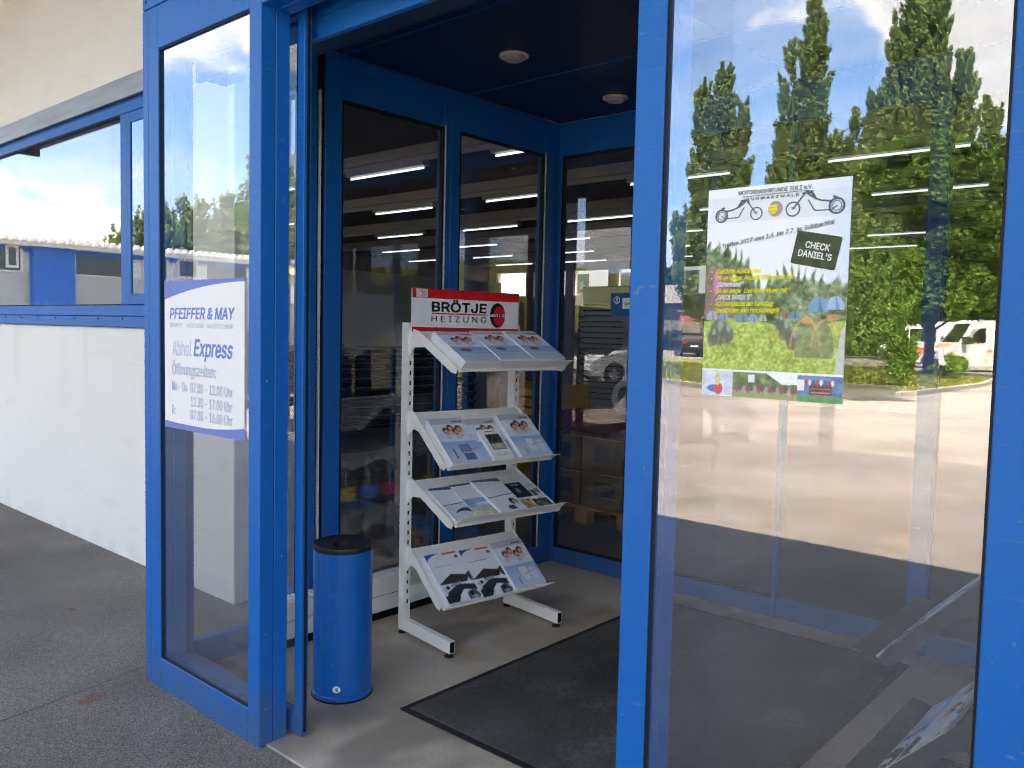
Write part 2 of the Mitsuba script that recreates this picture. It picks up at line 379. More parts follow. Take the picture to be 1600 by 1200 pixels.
# window band: head, sill, mullions, narrow opening sash
wb = SB + '__window'
add(wb, [B(-13.9, -1.065, YW - .012, YW + .07, 2.87, 2.953, .003), B(-13.9, -1.065, YW - .012, YW + .07, 1.59, 1.66, .003), B(-13.9, -1.065, YW - .03, YW + .0, 1.518, 1.587, .003),
         B(-1.965, -1.865, YW - .012, YW + .07, 1.662, 2.868, .003), B(-1.115, -1.065, YW - .012, YW + .07, 1.662, 2.868, .003), B(-4.6, -4.5, YW - .012, YW + .07, 1.662, 2.868, .003), B(-9., -8.9, YW - .012, YW + .07, 1.662, 2.868, .003)], 'blue_paint')
tag(wb, 'blue framed ribbon window')
for x0, x1 in ((-8.9, -4.6), (-4.5, -1.965)):
    add(wb + '__pane', pane_y(x0, x1, YW + .012, 1.66, 2.87), 'coated_glass')
    add(wb + '__gasket', [B(x0, x1, YW - .002, YW + .01, 1.66, 1.668), B(x0, x1, YW - .002, YW + .01, 2.862, 2.87), B(x1 - .008, x1, YW - .002, YW + .01, 1.668, 2.862)], 'gasket')
add(wb + '__sash', [B(-1.862, -1.822, YW - .014, YW + .05, 1.664, 2.866, .003), B(-1.17, -1.118, YW - .02, YW + .05, 1.664, 2.866, .003), B(-1.821, -1.171, YW - .014, YW + .05, 1.664, 1.73, .003), B(-1.821, -1.171, YW - .014, YW + .05, 2.8, 2.866, .003)], 'blue_paint')
add(wb + '__sash_pane', pane_y(-1.822, -1.17, YW - .006, 1.73, 2.8), 'coated_glass')
for i in range(8):
    add(SB + '__screw', put(lathe([(0, .004), (.006, .003), (.008, 0)], 10), (-1.9 - .36 * i + .02 * rng.normal(), YW - .03, 1.57), (1, 0, 0), (0, 0, 1)), 'gasket')
# recess beside the porch with its own glazing
rc = add(SB + '__recess_window', [B(-.609, -.55, .93, .99, 0.01, 2.9, .003), B(-.07, -.005, .93, .99, 0.01, 2.9, .003), B(-.549, -.071, .93, .99, .01, .12, .003), B(-.549, -.071, .93, .99, 2.75, 2.9, .003)], 'blue_paint')
add(rc + '__pane', pane_y(-.55, -.07, .955, .12, 2.75), 'coated_glass')
add(SB + '__lintel', B(-.609, -.001, .9, 1., 2.902, 3.66), 'plaster')
# projecting canopy of corrugated sheet over the front
cx0, cx1, cy0, cy1, cz = -12.5, 9.3, -2.4, YW + .17, 4.5
nr = 198; xs = np.linspace(cx0, cx1, nr * 4 + 1); prof = np.tile([0, .0, .035, .035], nr + 1)[:len(xs)]
v = np.vstack([np.c_[xs, 0 * xs + cy0, cz + prof], np.c_[xs, 0 * xs + cy1, cz + prof + .05]]); m = len(xs); f = np.array([[i, i + 1, m + i + 1, m + i] for i in range(m - 1)])
cn = add(SB + '__canopy', (v, f), 'canopy_metal'); tag(cn, 'corrugated sheet canopy over the front')
add(cn + '__edge_beam', [B(cx0, cx1, cy0 + .5, cy0 + .64, cz - .2, cz + .006), B(cx0 + .02, cx0 + .1, cy0 + .02, cy0 + .499, cz - .12, cz - .002)], 'canopy_beam')
add(cn + '__purlin', [B(cx0, cx1, cy0 + 2., cy0 + 2.09, cz - .1, cz + .03)], 'canopy_beam')
add(cn + '__top_sheet', put(B(cx0, cx1, 0, 3.34, .08, .095), (0, cy0, cz), UX, (0, .9999, .015)), 'roof_grey')

# ---------------------------------------------------------------- entrance porch (two side panes, open sliding doors, glass side and back walls)
EV = thing('entrance_porch', 'blue framed glass entrance porch with its sliding doors open', 'entrance')
CH = .0025
GB, GT = .1285, 2.663


def front_panel(flip, lab):
    X = (lambda a, b: (XR - b, XR - a)) if flip else (lambda a, b: (a, b))
    bx = lambda a, b, y0, y1, z0, z1: B(*X(a, b), y0, y1, z0, z1, CH)
    fr = [bx(0, .047, 0, .118, 0, 2.835), bx(.0495, .135, 0, .058, 0, 2.835), bx(.0495, .135, .06, .118, 0, 2.835), bx(.82, .8955, 0, .058, 0, 2.835), bx(.82, .8955, .0605, .118, 0, 2.835),
          bx(.1355, .8195, 0, .058, 0, GB), bx(.1355, .8195, .06, .118, 0, GB), bx(.1355, .8195, 0, .058, GT, 2.835), bx(.1355, .8195, .06, .118, GT, 2.835)]
    k = add(EV + '__front_panel', fr, 'blue_paint'); tag(k, lab)
    x0, x1 = X(.135, .82)
    add(k + '__pane', pane_y(x0, x1, .014, GB, GT), 'coated_glass')
    g = .006
    add(k + '__gasket', [B(x0, x0 + g, 0.006, .0145, GB, GT), B(x1 - g, x1, 0.006, .0145, GB, GT), B(x0 + g, x1 - g, 0.006, .0145, GB, GB + g), B(x0 + g, x1 - g, 0.006, .0145, GT - g, GT)], 'gasket')
    for (x, y, z) in ((.8955, .03, .42), (.8955, .03, 1.35), (.8955, .03, 2.45), (.8955, .03, .14), (.8955, .095, .7), (.8955, .095, 2.0)):
        s = put(lathe([(0, .0015), (.004, .0012), (.0055, 0)], 10), (XR - x if flip else x, y, z), (0, -1, 0) if flip else (0, 1, 0), (0, 0, 1))
        add(k + '__screw', s, 'screw')
    return k


front_panel(False, 'blue framed fixed side pane, the far one'); front_panel(True, 'blue framed fixed side pane, the near one')
hd = add(EV + '__header', [B(.896, 2.45, 0, .058, GT, 2.835, CH), B(.896, 2.45, .06, .118, GT - .006, 2.835, CH), B(0, XR, 0.001, .118, 2.8395, 2.97, CH), B(0, 1.3, 0.0, .12, 2.973, 3.62, CH), B(1.304, XR, .0, .12, 2.973, 3.62, CH)], 'blue_paint'); tag(hd, 'blue header over the opening')
add(EV + '__header_screw', [put(lathe([(0, .002), (.005, .0015), (.007, 0)], 10), (x, 0, 2.87), (1, 0, 0), (0, 0, 1)) for x in (.03, .45, .9)], 'gasket')
op = add(EV + '__door_operator', [B(.064, XR - .064, .2, .225, 2.585, 2.66, .003), B(.064, XR - .064, .205, .225, 2.662, 2.898, .003)], 'blue_paint'); add(op + '__underside', B(.064, XR - .064, .2255, .34, 2.6, 2.898), 'blue_dark'); tag(op, 'blue cover of the sliding door drive')
add(EV + '__slot', B(.06, XR - .06, .12, .2, 2.75, 2.83), 'black_hole')
add(EV + '__roof', B(0.0, XR, .122, YW + .05, 3.5, 3.6), 'roof_grey')


def sliding_door(flip, lab):
    X = (lambda a, b: (XR - b, XR - a)) if flip else (lambda a, b: (a, b))
    bx = lambda a, b, z0, z1: B(*X(a, b), .14, .172, z0, z1, .002)
    k = add(EV + '__sliding_door', [bx(.022, .096, .014, 2.74), bx(.91, .952, .014, 2.74), bx(.0965, .9095, .014, .1), bx(.0965, .9095, 2.66, 2.74)], 'blue_paint'); tag(k, lab)
    x0, x1 = X(.096, .91)
    add(k + '__pane', pane_y(x0, x1, .157, .1, 2.66), 'clear_glass')
    e0, e1 = X(.952, .956); add(k + '__edge_seal', B(e0, e1, .152, .162, .03, 2.7), 'gasket')


sliding_door(False, 'sliding door leaf pushed open behind the far side pane'); sliding_door(True, 'sliding door leaf pushed open behind the near side pane')
ST = 2.684


def side_wall(flip):
    X = (lambda a, b: (XR - b, XR - a)) if flip else (lambda a, b: (a, b))
    lab = 'right' if flip else 'left'
    for i, (p0, p1, g1, e1) in enumerate(((.12, .16, .742, .83), (.877, .979, 1.686, 1.735), (1.7375, 1.81, 2.577, 2.7195))):
        zb = .13 if i != 1 else .06
        k = add(EV + '__side_panel', [B(*X(0, .062), p0, p1, .009, 2.9, CH), B(*X(0, .062), g1, e1, .009, 2.9, CH), B(*X(0.001, .061), p1, g1, .009, zb, CH), B(*X(0.001, .061), p1, g1, ST, 2.9, CH)], 'blue_paint')
        xp = X(.03, .03)[0]; x0, x1 = X(.0625, .07)
        add(k + '__pane', pane_x(xp, p1, g1, zb, ST), 'inner_glass' if i else 'clear_glass')
        add(k + '__gasket', [B(*X(.036, .0605), g1 - .014, g1 - .0005, zb, ST), B(*X(.036, .0605), p1, g1 - .015, ST - .014, ST - .0005), B(*X(.036, .0605), p1 + .0005, p1 + .01, zb, ST - .0145)], 'gasket')
        add(k + '__glazing_strip', B(*X(.0615, .068), g1 + .001, g1 + .007, zb, ST + .01), 'bright_strip')
    add(EV + '__side_seal', B(*X(.012, .05), .831, .876, .009, 2.9), 'gasket')
    add(EV + '__side_strip', B(*X(.05, .066), .843, .85, .2, ST + .02), 'bright_strip')


side_wall(False); side_wall(True)
BY = 2.72
for (x0, x1, g0, g1) in ((.0, 1.628, .088, 1.627), (1.65, 2.41, 1.655, 2.325), (2.412, XR, 2.42, 3.25)):
    k = add(EV + '__back_panel', [B(x0, g0, BY, BY + .06, .009, 2.9, CH), B(g1, x1, BY, BY + .06, .009, 2.9, CH), B(g0 + .0005, g1 - .0005, BY, BY + .06, .009, .112, CH), B(g0 + .0005, g1 - .0005, BY, BY + .06, 2.692, 2.9, CH)], 'blue_paint')
    add(k + '__pane', pane_y(g0, g1, BY + .03, .112, 2.692), 'inner_glass')
    if x0 < 1: add(k + '__gasket', [B(g0, g0 + .014, BY + .006, BY + .028, .112, 2.692), B(g0 + .0145, g1, BY + .006, BY + .028, .112, .124), B(g0 + .0145, g1, BY + .006, BY + .028, 2.678, 2.692)], 'gasket')
add(EV + '__back_mullion', B(1.629, 1.649, BY - .004, BY + .062, .009, 2.9, .002), 'blue_paint')
add(EV + '__back_mullion', B(.79, .85, BY - .004, BY + .064, .113, 2.69, .002), 'blue_paint')
for y0, y1 in ((.345, .974), (.979, 1.868), (1.873, 2.718)):
    for x0, x1 in ((.063, 1.67), (1.675, XR - .063)):
        add(EV + '__ceiling_panel', B(x0, x1, y0, y1, 2.903, 2.925, .002), 'blue_dark')
for y in (.9765, 1.8705): add(EV + '__ceiling_seam', B(.064, XR - .064, y - .002, y + .002, 2.9, 2.91), 'blue_paint')
add(EV + '__ceiling_void', B(.02, XR - .02, .345, 2.75, 2.93, 2.95), 'black_hole')
# convector along the left wall
cv = thing('convector_heater', 'low white convector heater with slotted top along the left glass wall', 'radiator')
add(cv + '__housing', [B(.075, .17, .56, 1.66, .055, .225, .004), B(.075, .169, .56, 1.66, .226, .238, .003)], 'rack_white')
add(cv + '__seam', B(.165, .1706, .57, 1.65, .14, .1425), 'gasket')
for i in range(44): add(cv + '__slat', B(.09, .155, .58 + i * .0245, .592 + i * .0245, .2375, .2455), 'bright_strip')
add(cv + '__base', B(.08, .15, .58, 1.64, .008, .055), 'black_hole')

# ceiling lamps of the porch (off)
for (x, y, l) in ((.735, 1.5, 'round ceiling lamp in the entrance, the one nearer the opening'), (.71, 2.41, 'round ceiling lamp in the entrance, the one near the back glass wall')):
    k = thing('ceiling_lamp', l, 'ceiling lamp', 'round lamps in the entrance ceiling')
    m = lathe([(0, -.03), (.045, -.028), (.058, -.014), (.06, -.001)], 28); m.apply_translation((x, y, 2.902)); add(k + '__lens', m, 'trunking', 40)
    m = lathe([(.06, 0), (.072, -.002), (.0735, -.009), (.069, -.013), (.061, -.012)], 32); m.apply_translation((x, y, 2.902)); add(k + '__trim_ring', m, 'lamp_body', 40)

# ---------------------------------------------------------------- mat, bin
dm = thing('door_mat', 'dark grey speckled door mat with black rubber edge', 'door mat')
add(dm + '__pile', B(1.062, 2.38, .585, 2.5, .0085, .0165, .002), 'mat_pile')
eb = sbox(1.04, .563, 2.402, 2.522).buffer(.006).difference(sbox(1.063, .586, 2.379, 2.499))
add(dm + '__edging', put(ext(eb, .0055), (0, 0, .0085), UX, (0, 1, 0)), 'rubber')
wb_ = thing('waste_bin', 'round blue metal waste bin with black lid ring beside the open door', 'waste bin')
bc = (.73, .5)
m = lathe([(0, .012), (.118, .012), (.1245, .016), (.1255, .03), (.122, .034), (.1225, .04), (.1225, .637)], 64); m = m.subdivide_to_size(.06); m.vertices[:, :2] *= 1 + (meshkit.fbm(m.vertices * [9, 9, 5] + 3, 2, 4)[:, None] - .5) * .022 * np.clip((m.vertices[:, 2:] - .06) / .1, 0, 1) * np.clip((.6 - m.vertices[:, 2:]) / .1, 0, 1); m.apply_translation((*bc, 0)); add(wb_ + '__body', m, 'bin_blue', 35)
am = math.radians(-75); add(wb_ + '__seam', put(B(-.0015, .0015, .045, .63, 0, .0007), (bc[0] + .1227 * math.cos(am), bc[1] + .1227 * math.sin(am), 0), (-math.sin(am), math.cos(am), 0), UZ), 'bin_blue')
m = lathe([(.119, .625), (.1275, .631), (.1295, .642), (.1275, .651), (.120, .654), (.112, .65), (.08, .646), (.045, .642), (.04, .60), (.04, .5)], 64); m.apply_translation((*bc, 0)); add(wb_ + '__lid_ring', m, 'bin_black', 40)
m = lathe([(.119, .008), (.1275, .0085), (.128, .014), (.124, .0165)], 64); m.apply_translation((*bc, 0)); add(wb_ + '__foot_ring', m, 'bin_black', 40)
m = lathe([(0, .5), (.1, .5)], 24); m.apply_translation((*bc, 0)); add(wb_ + '__liner', m, 'black_hole')
ang = math.radians(-48); o = arr((bc[0] + .1235 * math.cos(ang), bc[1] + .1235 * math.sin(ang), .07)); U_ = arr((-math.sin(ang), math.cos(ang), 0))
k = add(wb_ + '__badge', put(ext(affinity.scale(Point(0, 0).buffer(.014, 12), 1.15, 1), .002), o, U_, UZ), 'ink_white'); tag(k, 'small white and green round badge')
add(k + '__emblem', put(ext(Point(.003, 0).buffer(.008, 8).difference(Point(.008, .002).buffer(.005)), .0032), o, U_, UZ), mat('badge_green', (.05, .3, .1), .4, .4))

# ---------------------------------------------------------------- opening hours sign on the far pane
sg = thing('opening_hours_sign', 'white and blue opening hours sign on the far side pane', 'sign')
SW, SH = .61, .6; O = arr((.167, .0125, 1.122)); V3 = UZ
board = sbox(0, 0, SW, SH)
top = Polygon([(0, SH), (0, SH - .075)] + [(SW * t, SH - .075 + .062 * (1 - (1 - t) ** 2.0)) for t in np.linspace(0, 1, 24)] + [(SW, SH)])
bot = Polygon([(0, 0), (SW, 0), (SW, .072)] + [(SW * t, .022 + .0 + .034 * (1 - math.cos((t - .42) * 2)) * .5 + .05 * max(0, t - .55) ** 1.6) for t in np.linspace(1, 0, 24)])
add(sg + '__panel', put(ext(board, .004), O, UX, V3), 'ink_white')
add(sg + '__band', put(ext(top, .0052), O, UX, V3), 'ink_blue'); add(sg + '__band', put(ext(bot, .0052), O, UX, V3), 'ink_blue')
Of = O + arr((0, -.0042, 0))
t_ = lambda s, h, u, v, w=None, **k: fit(s, h, Of, UX, V3, u, v, w, **k)


def fit(s, h, O, U, V, u, v, w=None, **k):
    """Lettering scaled to the width w."""
    if w:
        m = text_mesh(s, h, .001, k.get('bold', False)); b = m.bounds; k['sx'] = w / max(1e-6, (b[1][0] - b[0][0]))
    return text(s, h, O, U, V, u, v, **k)


add(sg + '__lettering', [t_('PFEIFFER & MAY', .043, .045, .447, .49, bold=True, shear=.2)], 'ink_blue')
add(sg + '__lettering', [t_('BÄDER', .018, .047, .412, .10), t_('HEIZUNG', .018, .19, .412, .13), t_('HAUSTECHNIK', .018, .345, .412, .19)], 'ink_pale')
add(sg + '__lettering', [t_('Abhol', .062, .068, .298, .155)], 'ink_pale')
add(sg + '__lettering', [t_('Express', .064, .24, .302, .285, bold=True, shear=.2)], 'ink_blue')
add(sg + '__lettering', [t_('Öffnungszeiten:', .044, .065, .222, .345), t_('Mo - Do', .038, .063, .155, .125), t_('07.00 - 12.00 Uhr', .038, .215, .155, .315), t_('12.30 - 17.00 Uhr', .038, .218, .1, .31),
                         t_('Fr', .038, .063, .056, .03), t_('07.00 - 16.00 Uhr', .038, .215, .048, .315)], 'ink_grey')

# ---------------------------------------------------------------- event poster behind the near pane
ep = thing('event_poster', 'motorcycle meeting poster with camp meadow photo on the near pane', 'poster')
PW, PH = .306, .442; O = arr((2.64, .0105, 1.42))
s = Sheet(PW, PH, 210, (246, 247, 249)); u, v = s.u, s.v
s.fill((v > .835) & (v < .955), (222, 224, 228), .55); s.fill(np.clip((u - .75) / .25, 0, 1) * (v > .3), (190, 215, 245), .5)
hill = .62 - .03 * u + .05 * np.sin(u * 4 + 1) + .05 * (s.ns(16, 3) - .5) + .05 * np.maximum(0, 1 - np.abs((u * 17 + s.ns(5, 9) * 2) % 1 - .5) * 3.2) - .10 * np.exp(-((u - .42) / .09) ** 2) + .06 * np.exp(-((u - .05) / .15) ** 2)
wood = np.clip((hill - v) / .03, 0, 1) * (v > .3)
s.fill(wood, (88, 108, 60)); s.mottle(wood, 150, 20, 4); s.mottle(wood, 110, 50, 6); s.mottle(wood, 60, 8, 2)
s.fill(np.clip((.25 - u) / .1, 0, 1) * (v < .62) * (v > .38), (128, 92, 92), .75)
s.ell(.085, .55, .025, .06, (226, 110, 190), .8); s.ell(.22, .57, .016, .02, (235, 240, 120))
meadow = (v < .36 + .02 * np.sin(u * 7)) & (v > .13)
s.fill(meadow, (158, 180, 58)); s.mottle(meadow, 60, 14, 8); s.mottle(meadow, 90, 60, 12)
for (uu, vv, r, c) in ((.06, .39, .045, (150, 165, 180)), (.15, .39, .04, (120, 150, 175)), (.29, .38, .05, (96, 132, 150)), (.37, .38, .04, (130, 160, 175)), (.44, .385, .03, (170, 178, 150)), (.6, .4, .03, (150, 90, 80)), (.66, .4, .035, (90, 130, 150)), (.82, .43, .07, (100, 150, 185)), (.93, .44, .06, (140, 180, 215))):
    s.poly([(uu + r * math.cos(t), vv - .02 + r * 1.0 * math.sin(t)) for t in np.linspace(0, math.pi, 14)], c); s.poly([(uu, vv - .02), (uu + r * .5, vv - .02), (uu, vv + r * .8)], arr(c) * .75)
for (uu, vv, r) in ((.12, .31, .07), (.18, .3, .05), (.07, .28, .04), (.6, .32, .045), (.66, .28, .05), (.56, .35, .03)):
    s.ell(uu, vv, r, r * .9, (70, 74, 66), .8); s.ell(uu + .01, vv + .03, r * .35, r * .4, (150, 165, 160), .8); s.ell(uu - .02, vv - .03, r * .3, r * .3, (150, 110, 70), .7)
rr = np.hypot(u - .8, (v - .25) / 1.05); s.fill((rr < .13) & (v > .2), (120, 128, 84), .8); s.mottle((rr < .13) & (v > .2), 90, 26, 15)
for cu, rad in ((.74, .1), (.88, .1)): s.fill(np.clip(1 - np.abs(np.hypot(u - cu, (v - .24) / 1.35) - rad) / .009, 0, 1) * (v > .25), (206, 166, 84), .8)
s.ell(.75, .37, .04, .018, (216, 158, 76), .8); s.ell(.92, .385, .045, .016, (206, 128, 88), .8); s.poly([(.94, .13), (1, .13), (1, .36), (.97, .32)], (200, 202, 204), .9)
s.rect(0, .235, 0, .125, (206, 214, 226)); s.mottle((u < .235) & (v < .125), 60, 20, 3); s.ell(.1, .035, .06, .018, (60, 90, 190)); s.ell(.13, .035, .03, .028, (215, 40, 50)); s.ell(.12, .08, .022, .03, (215, 195, 130))
ph = (u > .235) & (u < .7) & (v < .12); s.fill(ph, (92, 116, 62)); s.mottle(ph, 130, 26, 5); s.fill(ph & (v < .035), (140, 150, 90)); s.poly([(.48, .122), (.7, .122), (.7, .075), (.6, .07)], (248, 248, 246)); s.poly([(.35, .075), (.4, .075), (.4, .11), (.35, .11)], (225, 228, 235))
for i in range(16): s.ell(.27 + .027 * i, .045 + .008 * math.sin(i * 2.1), .016, .02, ((130, 60, 55), (70, 66, 80), (160, 150, 140))[i % 3], .85)
pk = (u > .7) & (v < .12); s.fill(pk, (76, 120, 170)); s.mottle(pk, 60, 20, 2); s.fill(pk & (v < .03), (70, 140, 70)); s.rect(.78, .93, .035, .085, (60, 50, 60)); s.rect(.79, .92, .06, .066, (225, 70, 50)); s.rect(.79, .92, .042, .048, (225, 90, 70)); s.poly([(.7, .05), (.75, .05), (.75, .1), (.7, .1)], (235, 235, 240))
for i in range(8): s.ell(.76 + .025 * i, .09, .01, .014, ((190, 40, 60), (230, 225, 220), (60, 70, 140))[i % 3])
s.c = s.c * .84 + 34 + 26 * (s.ns(70, 21)[..., None] - .5) * (v < .6)[..., None]
s.place(ep + '__sheet', O, UX, UZ, 'gloss_print')
add(ep + '__backing', pane_y(O[0], O[0] + PW, .0122, O[2], O[2] + PH), 'paper')
Of = O + arr((0, -.0008, 0))


def P(u, v): return (u * PW, v * PH)


def wheel(u, v, r, t=.0032): return Point(u, v).buffer(r).difference(Point(u, v).buffer(r - t))


def chopper(sign):
    L = lambda pts, w: LineString([(sign * a, b) for a, b in pts]).buffer(w, cap_style=1)
    g = [wheel(sign * -.039, -.002, .0145), wheel(sign * -.039, -.002, .009, .0012), wheel(sign * .040, -.002, .0135, .0022),
         L([(-.039, -.002), (-.03, -.008), (.0, -.0075), (.012, .012)], .0009), L([(-.036, .01), (-.028, .007), (-.012, .0095), (.0, .014), (.012, .022), (.016, .027)], .0014), L([(.0, .016), (.006, .024), (.014, .0275)], .0022),
         L([(.012, .028), (.017, .0265), (.04, -.002)], .0011), L([(.017, .0275), (.004, .0275)], .0008), L([(-.038, .013), (-.033, .0145)], .0016), L([(.036, -.001), (.042, .001)], .0008), L([(.019, .024), (.022, .0245)], .0018)]
    return unary_union(g)


sgap = .0015
gl = affinity.translate(chopper(1), .072, .875 * PH); gr = affinity.translate(affinity.scale(chopper(-1), 1.12, 1.12, origin=(0, 0)), .235, .882 * PH)
add(ep + '__motorcycle_drawing', put(ext(gl, .001), Of, UX, UZ), mat('ink_slate', (.09, .13, .16), .5, .3)); add(ep + '__motorcycle_drawing', put(ext(gr, .001), Of, UX, UZ), 'ink_slate')
cr = Point(.15, .885 * PH)
add(ep + '__crest', put(ext(affinity.scale(cr.buffer(.0155), 1, 1), .0006), Of + arr((.003, 0, 0)), UX, UZ), mat('crest_brown', (.4, .35, .3), .6, .2))
shield = affinity.translate(Polygon([(-.009, .009), (.009, .009), (.0095, -.002), (.006, -.009), (-.006, -.009), (-.0095, -.002)]), .148, .884 * PH)
add(ep + '__crest_shield', put(ext(unary_union([shield.intersection(sbox(.138 + .0067 * (i % 3), .884 * PH - .01 + .0067 * (i // 3), .1385 + .0067 * (i % 3) + .0056, .884 * PH - .01 + .0067 * (i // 3) + .0056)) for i in range(9)]), .0012), Of, UX, UZ), 'ink_yellow')
ft = lambda s_, h, u, v, w=None, **k: fit(s_, h, Of, UX, UZ, u * PW, v * PH, None if w is None else w * PW, depth=.001, **k)
add(ep + '__lettering', [ft('MOTORRADFREUNDE SULZ e.V.', .0088, .23, .962, .52), ft('S C H W A R Z W A L D', .0055, .29, .934, .37, bold=True), put(ext(LineString([(.26 * PW, .953 * PH), (.71 * PW, .956 * PH)]).buffer(.0006), .001), Of, UX, UZ)], 'ink_slate')
add(ep + '__lettering', [ft('Treffen 2017 vom 1.6. bis 7.7. im Sulzbachtal', .0092, .125, .715, .79, shear=.2, rot=.155)], 'ink_slate')
yl = [('Geführte Ausfahrten', .592, .33), ('FR on stage: Akustik Flitterrock mit', .561, .56), None, ('SA on stage:  Live Rock Music mit', .499, .52), None, ('Küchenspecial am Samstag:', .437, .43), ('Spießbraten vom Holzkohlegrill', .406, .47)]
add(ep + '__lettering', [ft(a, .0098, .085, b, w, bold=True, shear=.2) for a, b, w in [q for q in yl if q]] + [put(ext(Point(.05 * PW, (b + .01) * PH).buffer(.0018), .001), Of, UX, UZ) for b in (.592, .561, .499, .437)], 'ink_yellow')
add(ep + '__lettering', [ft('„Stimmband“', .0098, .085, .53, .2, bold=True, shear=.2), ft("„CHECK DANIEL'S“", .0098, .085, .468, .265, bold=True, shear=.2)], 'ink_white')
ca = -.2; Uc = arr((math.cos(ca), 0, math.sin(ca))); Vc = arr((-math.sin(ca), 0, math.cos(ca))); Oc = Of + arr((.635 * PW, 0, .64 * PH))
add(ep + '__band_card', put(ext(sbox(0, 0, .084, .058).buffer(.004), .0009), Oc, Uc, Vc), mat('card_dark', proc(lambda p, n, uv: mix((.02, .03, .015), (.10, .12, .05), fbm(p.x * 60, p.y, p.z * 60, 3))), .5, .3))
fc = lambda s_, h, u, v, w: fit(s_, h, Oc + arr((0, -.0008, 0)), Uc, Vc, u, v, w, bold=True, depth=.001)
add(ep + '__lettering', [fc('CHECK', .0125, .019, .031, .05), fc("DANIEL'S", .0125, .008, .013, .069)], 'ink_white')

# ---------------------------------------------------------------- service sticker on the back glass
ss = thing('service_sticker', 'small blue sticker with white emblem on the back glass wall', 'sticker')
O = arr((.492, BY + .024, 1.657))
add(ss + '__sheet', put(ext(sbox(0, 0, .3, .139).buffer(.004), .002), O, UX, UZ), mat('ink_navy', (.01, .09, .3), .4, .4))
add(ss + '__emblem', [put(ext(Point(.042, .098).buffer(.024).difference(Point(.042, .098).buffer(.02)).union(Point(.042, .108).buffer(.006)).union(Point(.042, .09).buffer(.011).difference(Point(.042, .09).buffer(.006))), .003), O, UX, UZ)], 'ink_white')
add(ss + '__note', put(ext(sbox(.085, .045, .2, .112), .003), O, UX, UZ), 'ink_white')
add(ss + '__lettering', [fit('Service', .017, O + arr((0, -.0025, 0)), UX, UZ, .1, .068, .08, bold=True)], 'ink_black')

# ---------------------------------------------------------------- brochure covers


